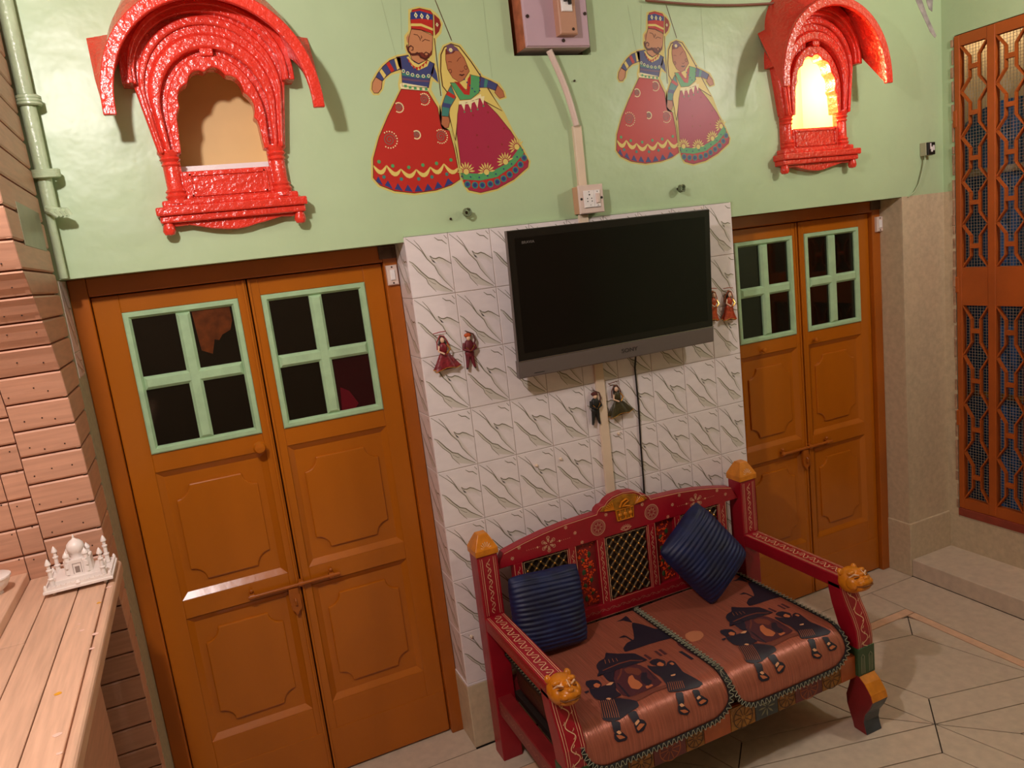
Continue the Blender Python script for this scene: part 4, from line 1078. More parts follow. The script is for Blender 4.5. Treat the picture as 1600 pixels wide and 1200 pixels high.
MAN_MAP = [('outline', 'halo', 'halo', 0), ('skirt', 'skirt', 'red', 1), ('torso', 'torso', 'blue', 1), ('sleeve', 'arm', 'blue', 1), ('sleeve', 'arm_r', 'blue', 1), ('hand', 'hand', 'skin', 1),
           ('face', 'face', 'skin', 2), ('ear', 'ear', 'skin', 1), ('hat', 'hat', 'red', 3), ('hat_tail', 'hat_tail', 'maroon', 3), ('hat_band', 'hat_band2', 'dblue', 4), ('hat_band', 'hat_band1', 'yellow', 4),
           ('beard', 'beard', 'brown', 4), ('collar', 'collar', 'yellow', 3), ('chest_band', 'chest_band', 'teal', 3), ('chest_band', 'chest_band2', 'purple', 3), ('sleeve_band', 'arm_b1', 'yellow', 3), ('sleeve_band', 'arm_b2', 'red', 3), ('sleeve_band', 'arm_b3', 'yellow', 3), ('belt', 'belt', 'cream', 3)]
WOM_MAP = [('outline', 'halo', 'halo', 0), ('veil', 'veil', 'yellow', 1), ('skirt', 'skirt', 'magenta', 2), ('face', 'face', 'skind', 2), ('hair', 'hair', 'brown', 3), ('jacket', 'jacket', 'green', 2), ('neckline', 'vneck', 'red', 3),
           ('sleeve', 'arm', 'teal', 2), ('sleeve_band', 'arm_b1', 'red', 3), ('sleeve_band', 'arm_b2', 'blue', 3), ('hand', 'hand', 'skind', 2), ('sleeve', 'arm_r', 'blue', 2), ('sleeve_band', 'arm_rb', 'teal', 3), ('hand', 'hand_r', 'skind', 2),
           ('belt', 'belt', 'cream', 3), ('hem_band', 'band', 'green', 3), ('hem_band', 'band2', 'red', 4)]

def inside(p, poly):
    c = False
    for (ax, az), (bx, bz) in zip(poly, poly[1:] + poly[:1]):
        if (az > p[1]) != (bz > p[1]) and p[0] < (bx - ax) * (p[1] - az) / (bz - az) + ax:
            c = not c
    return c
def disc(g, W, p, r, lay, mi, n=10):
    g.add([W((p[0] + r * math.cos(2 * math.pi * i / n), p[1] + r * math.sin(2 * math.pi * i / n)), lay) for i in range(n)], [tuple(range(n))], mi)

def pair(ox, oz, k, which):
    grp = 'puppet stickers on the green wall'
    tm, W = sticker('puppet_sticker', MAN, 'moustached puppet man sticker in a red skirt, ' + which, ox, oz, k, MAN_MAP, grp)
    dn = (0, -1, 0)
    g = G()
    for p in DECO['man_green']: disc(g, W, p, 0.006, 3, 0)
    for p in DECO['man_low']: disc(g, W, p, 0.006, 3, 3)
    sc = DECO['scal']
    for a, b in zip(sc, sc[1:]):
        pts = []
        for i in range(9):
            u = i / 8
            pts.append(W((a[0] + (b[0] - a[0]) * u, a[1] + (b[1] - a[1]) * u - 0.022 * math.sin(math.pi * u)), 3))
        g.ribbon(pts, [0.003 + 0.011 * math.sin(math.pi * i / 8) for i in range(9)], dn, 1)
    tr = DECO['tri']
    for a, b in zip(tr, tr[1:]):
        mx, mz = (a[0] + b[0]) / 2, (a[1] + b[1]) / 2 + 0.024
        g.add([W((a[0] + 0.003, a[1] + 0.002), 3), W((b[0] - 0.003, b[1] + 0.002), 3), W((mx, mz), 3)], [(0, 1, 2)], 2)
    for (p, r) in zip(DECO['spir'], (0.026, 0.015, 0.018, 0.013, 0.022)):
        pts = [W((p[0] + r * 0.8 * (1 - i / 30) * math.cos(i * 0.5), p[1] + r * 0.8 * (1 - i / 30) * math.sin(i * 0.5)), 3) for i in range(28)]
        g.ribbon(pts, 0.0016, dn, 3)
        for i in range(14):
            a = -2.2 + i * 0.33
            disc(g, W, (p[0] + r * math.cos(a), p[1] + r * math.sin(a)), 0.0024, 3, 4, 6)
    for i, c in enumerate(FACES['diam']):
        r, h = (0.0062, 0.0095) if i < 3 else (0.005, 0.007)
        g.add([W((c[0] - r, c[1]), 6), W((c[0], c[1] - h), 6), W((c[0] + r, c[1]), 6), W((c[0], c[1] + h), 6)], [(0, 1, 2, 3)], 4)
        g.add([W((c[0] - r * .4, c[1]), 7), W((c[0], c[1] - h * .4), 7), W((c[0] + r * .4, c[1]), 7), W((c[0], c[1] + h * .4), 7)], [(0, 1, 2, 3)], 3)
    for c in FACES['beltg']:
        g.add([W((c[0] - 0.0045, c[1] - 0.004), 5), W((c[0] + 0.0045, c[1] - 0.004), 5), W((c[0] + 0.0045, c[1] + 0.004), 5), W((c[0] - 0.0045, c[1] + 0.004), 5)], [(0, 1, 2, 3)], 0)
    cz_ = FACES['colz']
    for (c, d) in zip(cz_, cz_[1:]):
        g.add([W((c[0], c[1] + 0.003), 5), W((d[0], d[1] + 0.003), 5), W(((c[0] + d[0]) / 2 - 0.001, (c[1] + d[1]) / 2 - 0.008), 5)], [(0, 1, 2)], 5)
    for c in FACES['rose']:
        disc(g, W, c, 0.0058, 5, 4, 8); disc(g, W, c, 0.0035, 6, 3, 8)
    for q in FACES['brow']:
        g.ribbon([W(p, 5) for p in q], 0.0018, dn, 6)
    for q in FACES['must']:
        g.ribbon([W(p, 6) for p in q], [0.006, 0.007, 0.0065, 0.0055, 0.0045, 0.0035, 0.003, 0.0025, 0.002][:len(q)], dn, 6)
    for key in ('skirt', 'torso', 'arm', 'hand', 'face', 'hat'):
        f = MAN[key] + [MAN[key][0]]
        g.ribbon([W(p, 3.5) for p in f], 0.0017, dn, 6)
    g.build('pattern', [SC['green'], SC['yellow'], SC['dblue'], SC['teal'], SC['cream'], SC['red'], SC['dark']], tm)
    tw, W = sticker('puppet_sticker', WOMAN, 'veiled puppet woman sticker in a magenta skirt, ' + which, ox, oz, k, WOM_MAP, grp)
    g = G()
    for p in DECO['wom_blue']:
        disc(g, W, p, 0.012, 5, 3); disc(g, W, p, 0.0075, 6, 2)
    for p, rot in zip(DECO['suns'], (0, 0.1, 0.35, 0.6)):
        disc(g, W, p, 0.010, 5, 1)
        for i in range(9):
            a = rot + math.pi * i / 8
            d = (math.cos(a), math.sin(a))
            g.ribbon([W((p[0] + d[0] * 0.012, p[1] + d[1] * 0.012), 5), W((p[0] + d[0] * 0.022, p[1] + d[1] * 0.022), 5), W((p[0] + d[0] * 0.032, p[1] + d[1] * 0.032), 5)], [0.002, 0.006, 0.001], dn, 1)
    for p in DECO['tri_w']:
        g.add([W((p[0] - 0.009, p[1] + 0.008), 4), W((p[0] + 0.009, p[1] + 0.010), 4), W((p[0] + 0.001, p[1] - 0.018), 4)], [(0, 1, 2)], 4)
        disc(g, W, (p[0] + 0.001, p[1] - 0.022), 0.003, 4, 0, 8)
    random.seed(5)
    for i in range(16):
        u, v = random.uniform(0.1, 0.30), random.uniform(0.07, 0.23)
        if inside((u, v), WOMAN['skirt']) and not inside((u, v), WOMAN['band']) and not inside((u, v), WOMAN['band2']):
            disc(g, W, (u, v), 0.004, 3, 7, 5)
    for i in range(9):
        u = i / 8
        bd_, k_ = WOMAN['band'], u * 4
        i0 = min(3, int(k_)); f_ = k_ - i0
        up_ = [bd_[i0][q] * (1 - f_) + bd_[i0 + 1][q] * f_ for q in (0, 1)]
        lo_ = [bd_[9 - i0][q] * (1 - f_) + bd_[8 - i0][q] * f_ for q in (0, 1)]
        disc(g, W, (up_[0] * 0.45 + lo_[0] * 0.55, up_[1] * 0.45 + lo_[1] * 0.55), 0.003, 6, 2, 6)
    for q in FACES['wbrow']:
        g.ribbon([W(p, 4) for p in q], 0.0017, dn, 6)
    g.ribbon([W(p, 4) for p in FACES['nose']], 0.002, dn, 6)
    g.add([W(p, 4) for p in FACES['lips']], [tuple(range(6))], 11)
    for c in FACES['ear']:
        g.ribbon([W((c[0] + 0.005 * math.cos(t), c[1] + 0.006 * math.sin(t)), 4) for t in [2 * math.pi * i / 12 for i in range(13)]], 0.0016, dn, 11)
    g.add([W(p, 4) for p in FACES['hair']], [tuple(range(7))], 12)
    c = FACES['flower']
    for i in range(6):
        disc(g, W, (c[0] + 0.0042 * math.cos(i * 1.05), c[1] + 0.0042 * math.sin(i * 1.05)), 0.0026, 5, 4, 6)
    disc(g, W, c, 0.0024, 6, 1, 6)
    for i in range(5):
        disc(g, W, (0.085 + 0.008 * i, 0.325 - 0.010 * i), 0.0028, 4, 2, 6)
        disc(g, W, (0.143 - 0.002 * i, 0.34 - 0.013 * i), 0.0028, 4, 2, 6)
    for key in ('skirt', 'face', 'arm', 'hand', 'hand_r', 'arm_r', 'jacket'):
        f = WOMAN[key] + [WOMAN[key][0]]
        g.ribbon([W(p, 3.6) for p in f], 0.0017, dn, 6)
    f = WOMAN['veil'] + [WOMAN['veil'][0]]
    g.ribbon([W(p, 1.5) for p in f], 0.004, dn, 10)
    g.build('pattern', [SC['green'], SC['yellow'], SC['dblue'], SC['teal'], SC['cream'], SC['red'], SC['brown'], SC['maroon'], SC['line'], SC['skind'], SC['line'], SC['dark'], SC['purple']], tw)
    g = G()
    for key in ('str2', 'str3'):
        g.ribbon([W(p, 0.5) for p in DECO[key]], 0.003, dn)
    g.build('strings', SC['line'], tw)
    g = G()
    for key in ('strings', 'str4', 'str5'):
        g.ribbon([W(p, 0.2) for p in DECO[key]], 0.0016, dn)
    g.build('faint_strings', mat('faint_string_print', '9FB48C', 0.5), tm)
pair(0.2, 2.05, 1.0, 'larger pair beside the near red niche')
pair(1.102, 2.085, 0.935, 'smaller pair beside the far red niche')

# ================================================================== ELECTRICS ON THE WALL
db = thing('electrical_box', 'lilac grey metal breaker box set in a rough hole at the top of the wall', 'breaker box', (0.63, 0.05, 2.46))
G().box(0.505, 0.755, -0.028, 0.068, 2.462, 2.80).build('box', M_GREYB, db, bevel=0.003)
G().cbox(0.508, 0.752, -0.034, -0.027, 2.466, 2.797, 0.002).build('cover', mat('lilac_cover', 'BDA0AC', 0.4, var=0.06), db)
G().box(0.5035, 0.506, -0.026, 0.066, 2.463, 2.80).build('rusty_side', mat('rusty_box_side', 'B56A48', 0.6, var=0.3, scale=30), db)
br = G().cbox(0.622, 0.690, -0.068, -0.033, 2.494, 2.80, 0.004).build('breaker_housing', M_BEIGEB, db)
G().cbox(0.632, 0.672, -0.076, -0.066, 2.565, 2.622, 0.002).build('breaker', M_NICHEW, br)
g = G(); g.box(0.640, 0.650, -0.086, -0.074, 2.594, 2.618); g.box(0.656, 0.667, -0.084, -0.074, 2.585, 2.607)
g.build('toggle', M_BLACK, br, bevel=0.002)
g = G()
for x, z in ((0.672, 2.51), ): g.lathe([(0, 0), (0.005, 0), (0.005, 0.004), (0, 0.004)], (x, -0.070, z), 10, axis='y')
g.build('screw', M_SCREW, br)
g = G()
for x, z in ((0.52, 2.56), (0.742, 2.57), (0.648, 2.483)): g.lathe([(0, 0), (0.006, 0), (0.006, 0.004), (0, 0.004)], (x, -0.037, z), 10, axis='y')
g.build('screw', M_SCREW, db)
cd = thing('conduit_pipe', 'bent white corrugated conduit hanging below the breaker box', 'conduit', (0.63, 0.0, 2.2))
pts, rs = [], []
for i in range(61):
    u = i / 60
    x = 0.597 + 0.085 * u + 0.010 * math.sin(u * 3.1)
    zz = 2.456 - 0.252 * u
    pts.append((x, -0.006 - 0.012 * (1 - u), zz)); rs.append(0.0105 + (0.0012 if i % 2 else 0))
G().tube(pts, rs, 10).build('tube', M_WHITEP, cd, smooth=True, angle=80)
tk = G().cbox(0.672, 0.704, -0.004, YG, 1.992, 2.206, 0.002)
tag(tk.build('cable_trunking', M_PVC), 'cream plastic cable trunking between the conduit and the socket box', 'trunking', 'cream cable trunking strips')
so = thing('socket_box', 'white wall socket box with switch just above the television', 'socket', (0.697, YG, 1.945))
G().box(0.648, 0.745, -0.030, YG, 1.898, 1.994).build('box', mat('socket_box_side', 'C69878', 0.5), so, bevel=0.002)
G().cbox(0.646, 0.747, -0.038, -0.030, 1.896, 1.996, 0.003).build('plate', M_WHITEP, so)
G().cbox(0.664, 0.706, -0.043, -0.037, 1.916, 1.976, 0.002).build('socket', M_NICHEW, so)
G().cbox(0.707, 0.731, -0.043, -0.037, 1.916, 1.976, 0.002).build('switch_module', M_NICHEW, so)
G().cbox(0.711, 0.727, -0.048, -0.042, 1.929, 1.964, 0.003).build('rocker', M_WHITEP, so)
g = G()
for x, zz, r in ((0.685, 1.971, .0018), (0.686, 1.961, .003), (0.677, 1.948, .0022), (0.694, 1.948, .0022), (0.677, 1.938, .0022), (0.695, 1.938, .0022), (0.688, 1.925, .0015), (0.719, 1.970, .0018), (0.719, 1.922, .0018)):
    g.lathe([(0, 0), (r, 0), (r, 0.001), (0, 0.001)], (x, -0.0436, zz), 8, axis='y')
for x, zz in ((0.655, 1.948), (0.738, 1.948)):
    g.lathe([(0, 0), (0.0045, 0), (0.0045, 0.003), (0, 0.003)], (x, -0.0395, zz), 10, axis='y')
g.build('hole', M_BLACK, so)
tk = G().cbox(0.655, 0.692, -0.012, 0.0, 0.50, 1.896, 0.002)
tag(tk.build('cable_trunking', M_PVC), 'long cream plastic trunking down the tiles behind the television', 'trunking', 'cream cable trunking strips')
for (x, zz, lab) in ((0.227, 1.943, 'clump of wire knotted on a hook above the tiles, near the red puppet skirt'), (1.109, 1.954, 'clump of wire knotted on a hook above the television')):
    t = thing('wire_knot', lab, 'wire', (x, YG, zz), 'wire knots on the green wall')
    g = G()
    random.seed(int(x * 100))
    for k in range(7):
        a = random.uniform(0, 6.28); b = random.uniform(-0.5, 0.5)
        pts = [(x + 0.013 * math.cos(a + i * 0.7) * (1 + 0.2 * b), -0.012 + 0.010 * math.sin(i * 0.7 + b), zz + 0.013 * math.sin(a + i * 0.7)) for i in range(9)]
        g.tube(pts, 0.0022, 5)
    g.build('loop', mat('green_grey_wire', '6F7D5C', 0.5), t, smooth=True)
    G().lathe([(0, 0), (0.006, 0), (0.006, -0.016), (0, -0.016)], (x, YG, zz), 8, axis='y').build('hook', M_SCREW, t)
for x, zz in ((0.172, 1.928), (0.70, 2.36)):
    tag(G().lathe([(0, 0), (0.003, 0), (0.004, -0.006), (0, -0.007)], (x, YG, zz), 8, axis='y').build('wall_nail', M_SCREW), 'tiny nail in the green wall ' + ('left of the wire knot' if x < 0.5 else 'right of the conduit'), 'nail')
jx = thing('junction_box', 'small black junction box on the green wall right of the far niche', 'junction box', (2.470, YG, 2.022))
G().box(2.440, 2.488, -0.020, YG, 1.994, 2.052).build('box', mat('aged_cream_plastic', 'A9A58A', 0.5), jx, bevel=0.003)
G().cbox(2.442, 2.488, -0.030, -0.018, 1.996, 2.050, 0.003).build('cover', M_BLACK, jx)
g = G(); g.box(2.458, 2.466, -0.033, -0.029, 2.008, 2.030); g.box(2.470, 2.478, -0.033, -0.029, 2.014, 2.036); g.box(2.452, 2.457, -0.033, -0.029, 2.02, 2.045)
g.build('terminal', M_NICHEW, jx)
for k in (0, 1):
    pts = [(2.452 + 0.004 * k, -0.004, 1.996), (2.448 + 0.004 * k, -0.006, 1.965), (2.434 + 0.005 * k, -0.004, 1.925), (2.415 + 0.004 * k, -0.003, 1.878), (2.385 + 0.006 * k, 0.0, 1.842), (2.35, 0.004, 1.823)]
    G().tube(pts, 0.0025, 6).build('wire', mat('white_green_wire', 'A9BC96', 0.5), jx, smooth=True)
tag(G().tube([(1.02 + 0.62 * i / 12, -0.004, 2.628 - 0.012 * math.sin(math.pi * i / 12)) for i in range(13)], 0.0045, 6).build('wall_cable', mat('reddish_cable', '7E4A34', 0.5), smooth=True), 'thin reddish cable sagging along the top of the wall toward the far niche', 'cable')

# ================================================================== TELEVISION
tv = thing('television', 'flat black television with silver lower edge mounted on the tiles', 'television', (0.7275, 0.0, 1.36))
TL = Matrix.Translation((0.7275, -0.091, 1.362)) @ Matrix.Rotation(math.radians(3.6), 4, 'X')
W2, H = 0.416, 0.503
def tvp(g, nm, m, par=None, **k):
    g.xform(TL)
    return g.build(nm, m, par or tv, **k)
tvp(G().box(-W2, W2, 0.0, 0.016, 0.0, H), 'cabinet', M_TVB, bevel=0.003)
tvp(G().box(-0.33, 0.33, 0.015, 0.050, 0.05, 0.44), 'back_housing', M_TVB, bevel=0.01)
sc_ = tvp(G().cbox(-W2 + 0.002, W2 - 0.002, -0.004, 0.002, 0.062, H - 0.002, 0.0015), 'glass_front', M_TVB)
tvp(G().cbox(-W2 + 0.026, W2 - 0.026, -0.0046, -0.003, 0.086, H - 0.026, 0.0002), 'screen', M_SCREEN, sc_)
lb = tvp(G().cbox(-W2, W2, -0.008, 0.02, 0.0, 0.060, 0.004), 'lower_bezel', M_SILVER)
tvp(G().box(-W2 + 0.001, W2 - 0.001, -0.0085, -0.003, 0.0592, 0.0618), 'bezel_edge', mat('bright_chrome_line', 'BDB4AE', 0.15, metal=0.9), lb)
tvp(G().box(-W2 - 0.0012, -W2 + 0.001, -0.006, 0.01, 0.0, H), 'side_trim', M_SILVER)
def text(body, size, x, z, y, m, par, name, wide=1.0):
    cu = bpy.data.curves.new(name, 'FONT')
    cu.body = body
    cu.size = size
    cu.align_x = 'CENTER'
    cu.extrude = 0.0004
    tob = bpy.data.objects.new(name, cu)
    COL.objects.link(tob)
    dg = bpy.context.evaluated_depsgraph_get()
    me = bpy.data.meshes.new_from_object(tob.evaluated_get(dg))
    bpy.data.objects.remove(tob)
    mx = TL @ Matrix.Translation((x, y, z)) @ Matrix.Rotation(math.pi / 2, 4, 'X') @ Matrix.Scale(wide, 4, (1, 0, 0))
    o0 = ORIG.get(par.name, Vector((0, 0, 0)))
    me.transform(Matrix.Translation(-o0) @ mx)
    me.materials.clear(); me.materials.append(m)
    ob = bpy.data.objects.new(name, me)
    COL.objects.link(ob)
    ob.parent = par
    return ob
text('SONY', 0.021, 0.03, 0.024, -0.0088, M_LETTER, lb, 'lettering', 1.25)
text('BRAVIA', 0.013, -W2 + 0.075, H - 0.047, -0.0052, M_LETTERG, sc_, 'lettering', 1.1)
tvp(G().box(-W2 + 0.055, -W2 + 0.095, -0.0088, -0.0078, 0.011, 0.0135), 'small_mark', M_LETTER, lb)
G().box(0.70, 0.86, -0.045, 0.0, 1.50, 1.74).build('wall_bracket', M_BLACK, tv)
tag(G().tube([(0.835, -0.03, 1.40), (0.833, -0.006, 1.30), (0.835, -0.005, 1.15), (0.829, -0.005, 1.0), (0.826, -0.006, 0.86), (0.822, -0.006, 0.74), (0.815, -0.006, 0.6), (0.81, -0.006, 0.45)], 0.0035, 8).build('television_cable', M_BLACK, smooth=True), 'thin black cable hanging from the television down the tiles', 'cable')

# ================================================================== LITTLE DOLLS STUCK ON THE TILES
def doll_w(cx, cz, lab, dress, trim, flare=1.0, tilt=0.0, veil=None, y=0.0):
    t = thing('souvenir_doll', lab, 'doll', (cx, y, cz), 'souvenir dolls on the tiles')
    mx = Matrix.Translation((cx, y - 0.014, cz)) @ Matrix.Rotation(tilt, 4, 'Y')
    def b(g, nm, m, **k):
        g.xform(mx); return g.build(nm, m, t, **k)
    md = mat('doll_dress', dress, 0.45, var=0.4, scale=90, bump=0.4, bscale=120, bdist=0.004)
    g = G()
    n = 22
    vs, fs = [], []
    for i, (r, h) in enumerate(((0.012, 0.0), (0.020, -0.012), (0.030 * flare, -0.030), (0.040 * flare, -0.050), (0.043 * flare, -0.058))):
        for k in range(n):
            a = 2 * math.pi * k / n
            rr = r * (1 + 0.07 * i * math.sin(5 * a + 1))
            vs.append((rr * math.cos(a), 0.30 * rr * math.sin(a), h + 0.004 * math.sin(3 * a) * i / 4))
    for i in range(4):
        for k in range(n):
            q = (k + 1) % n
            fs.append((i * n + k, i * n + q, (i + 1) * n + q, (i + 1) * n + k))
    fs += [tuple(range(n)), tuple(4 * n + k for k in range(n))]
    sk = b(g.add(vs, fs), 'skirt', md, smooth=True)
    hem = G().tube([(p[0] * 1.01, p[1] * 1.05 - 0.0005, p[2] - 0.001) for p in vs[4 * n:]] + [(vs[4 * n][0], vs[4 * n][1], vs[4 * n][2])], 0.0016, 5)
    b(hem, 'tinsel_hem', M_GOLD)
    b(G().ell((0, 0, 0.012), (0.015, 0.010, 0.020), 12, 8), 'bodice', md, smooth=True)
    b(G().ell((0.001, -0.003, 0.040), (0.0075, 0.007, 0.010), 12, 8), 'head', M_SKIN, smooth=True)
    g = G(); g.ell((0.001, 0.002, 0.043), (0.0105, 0.007, 0.011), 12, 8); g.ell((-0.006, 0.003, 0.028), (0.006, 0.005, 0.014), 8, 6); g.ell((0.009, 0.003, 0.028), (0.006, 0.005, 0.014), 8, 6)
    b(g, 'hair', mat('doll_hair', '2A1A14', 0.5), smooth=True)
    for s in (-1, 1):
        b(G().tube([(s * 0.014, -0.004, 0.022), (s * 0.021, -0.010, 0.006), (s * 0.004, -0.018, -0.006)], 0.0032, 6), 'arm', M_GOLD if s > 0 else M_SKIN, smooth=True)
    b(G().tube([(-0.020, 0.004, 0.010), (-0.018, 0.0, 0.036), (-0.004, 0.0, 0.056), (0.010, 0.0, 0.052), (0.019, 0.0, 0.030), (0.024, 0.004, 0.008)], 0.0022, 6), 'veil_edge', mat('doll_veil', veil or trim, 0.5), smooth=True)
    b(G().tube([(-0.024, 0.004, 0.066), (0.0, 0.0, 0.068), (0.022, 0.004, 0.066)], 0.0016, 5), 'hanging_stick', mat('doll_stick', trim, 0.5))
    return t
def doll_m(cx, cz, lab, suit, hat, tilt=0.0):
    t = thing('souvenir_doll', lab, 'doll', (cx, 0, cz), 'souvenir dolls on the tiles')
    mx = Matrix.Translation((cx, -0.012, cz)) @ Matrix.Rotation(tilt, 4, 'Y')
    ms = mat('doll_suit', suit, 0.6, var=0.3, scale=80)
    def b(g, nm, m, **k):
        g.xform(mx); return g.build(nm, m, t, **k)
    b(G().ell((0, 0, 0.012), (0.018, 0.011, 0.024), 12, 8), 'jacket', ms, smooth=True)
    b(G().ell((0, 0, -0.014), (0.017, 0.010, 0.018), 12, 8), 'coat_tail', ms, smooth=True)
    for s in (-1, 1):
        b(G().tube([(s * 0.007, 0, -0.022), (s * 0.010, -0.001, -0.042), (s * 0.014, -0.003, -0.062)], [0.009, 0.0065, 0.0045], 8), 'leg', ms, smooth=True)
        b(G().tube([(s * 0.017, -0.002, 0.024), (s * 0.022, -0.006, 0.004), (s * 0.003, -0.016, -0.003)], [0.006, 0.0055, 0.004], 8), 'arm', ms, smooth=True)
        b(G().ell((s * 0.015, -0.004, -0.064), (0.004, 0.006, 0.0035), 8, 6), 'shoe', M_BLACK, smooth=True)
    b(G().tube([(-0.016, -0.012, 0.010), (0.0, -0.0165, -0.004), (0.018, -0.010, 0.014)], 0.0014, 5), 'sash', M_GOLD)
    b(G().ell((0, -0.003, 0.040), (0.0075, 0.007, 0.009), 12, 8), 'head', M_SKIN, smooth=True)
    b(G().ell((-0.001, 0, 0.050), (0.0135, 0.010, 0.0075), 14, 8), 'turban', mat('doll_turban', hat, 0.6, var=0.3, scale=120, bump=0.5, bscale=200), smooth=True)
    b(G().tube([(0.016, -0.006, 0.012), (0.024, -0.004, 0.032), (0.020, 0.0, 0.052), (-0.008, 0.003, 0.066)], [0.003, 0.004, 0.003, 0.0014], 6), 'sword', mat('doll_sword', '5A3A34', 0.4), smooth=True)
    return t
doll_w(0.078, 1.490, 'red skirted little woman doll on the tiles left of the television', '7A1420', '9A3030', 1.0, -0.06)
doll_m(0.171, 1.482, 'maroon suited little man doll with orange turban left of the television', '64101E', 'C0501C', 0.03)
doll_m(0.640, 1.186, 'black suited little man doll with dark red turban under the television', '14140F', '5A1E16', 0.05)
doll_w(0.738, 1.198, 'olive skirted little woman doll with gold hem under the television', '3A3214', '6A3A28', 1.15, -0.10)
doll_w(1.295, 1.482, 'orange skirted little woman doll at the right edge of the tiles', 'A83A12', 'A05028', 0.75, 0.08)
doll_w(1.215, 1.490, 'orange little doll almost hidden behind the right side of the television', 'B84A18', 'B05A28', 0.62, 0.10)

# ================================================================== PAINTED SOFA
XM = 0.665
sofa = thing('painted_sofa', 'crimson hand painted wooden sofa with lion head arms against the tiled pier', 'sofa', (XM, -0.38, 0.0))
def sym(f):
    for s in (-1, 1):
        f(s, XM + s * 0.569)
def vine(g, a, b, nrm, amp=0.009, wave=0.045, w=0.0026, mi=0, leaves=True):
    """painted scroll running from a to b"""
    a, b, nrm = Vector(a), Vector(b), Vector(nrm)
    d = b - a
    L = d.length
    d.normalize()
    s = nrm.cross(d).normalized()
    n = max(8, int(L / wave * 10))
    g.ribbon([a + d * (L * i / n) + s * (amp * 0.55 * math.sin(2 * math.pi * L * i / n / wave)) + nrm * 0.0008 for i in range(n + 1)], w, nrm, mi)
    if leaves:
        k = int(L / wave * 2)
        for i in range(k):
            p = a + d * (wave * (i + 0.5) / 2) + nrm * 0.0010
            sg = 1 if i % 2 else -1
            for q in (0.5, 1.0, 1.5):
                c = p + s * (sg * amp * 0.35) + d * (0.003 * (q - 1) * 2)
                g.ribbon([c, c - s * (sg * amp * 0.5 * q * 0.8) + d * 0.003, c - s * (sg * amp * 0.75 * q * 0.8) + d * 0.007], [w * 0.7, w * 0.6, w * 0.3], nrm, mi)
def border(g, a, b, nrm, off, w=0.0018, mi=0):
    a, b, nrm = Vector(a), Vector(b), Vector(nrm)
    s = nrm.cross((b - a).normalized())
    for q in (-off, off):
        g.ribbon([a + s * q + nrm * 0.0007, b + s * q + nrm * 0.0007], w, nrm, mi)
F = (0, -1, 0)
def back_post(s, x):
    p = G().box(x - 0.038, x + 0.038, -0.130, -0.055, 0.0, 0.785).build('back_post', M_SRED, sofa, bevel=0.003)
    g = G()
    border(g, (x, -0.130, 0.565), (x, -0.130, 0.775), F, 0.021)
    border(g, (x, -0.130, 0.565), (x, -0.130, 0.775), F, 0.028, 0.001)
    vine(g, (x, -0.130, 0.57), (x, -0.130, 0.77), F, 0.013, 0.042, 0.0022)
    if s < 0:
        vine(g, (x - 0.038, -0.093, 0.03), (x - 0.038, -0.093, 0.77), (-1, 0, 0), 0.010, 0.05, 0.0016, 1, False)
    g.build('painted_scroll', [M_PAINT, M_PAINTD], p)
    f = G()
    a, b, c = 0.042, 0.030, 0.012
    cy = -0.0925
    vs = []
    for h, z in ((a, 0.785), (a, 0.806), (b, 0.832), (0.017, 0.857)):
        vs += [(x - h, cy - h, z), (x + h, cy - h, z), (x + h, cy + h, z), (x - h, cy + h, z)]
    fs = [(0, 1, 2, 3), (12, 13, 14, 15)]
    for r in range(3):
        for i in range(4):
            j = (i + 1) % 4
            fs.append((r * 4 + i, r * 4 + j, r * 4 + 4 + j, r * 4 + 4 + i))
    fin = f.add(vs, fs).build('finial', M_YEL, sofa, bevel=0.002)
    g = G()
    for i in range(7):
        t = math.pi * (i + 0.5) / 7
        d = Vector((math.cos(t), -0.25 * math.sin(t) * 0 , math.sin(t)))
        base = Vector((x, cy - 0.0395, 0.809))
        slope = Vector((0, 0.33, 1)).normalized()
        p0 = base + Vector((d.x * 0.008, 0, 0)) + slope * (d.z * 0.008)
        p1 = base + Vector((d.x * 0.020, 0, 0)) + slope * (d.z * 0.024)
        g.tube([p0, p1], [0.0008, 0.002], 5)
    g.build('carved_shell', M_PAINT, fin)
sym(back_post)
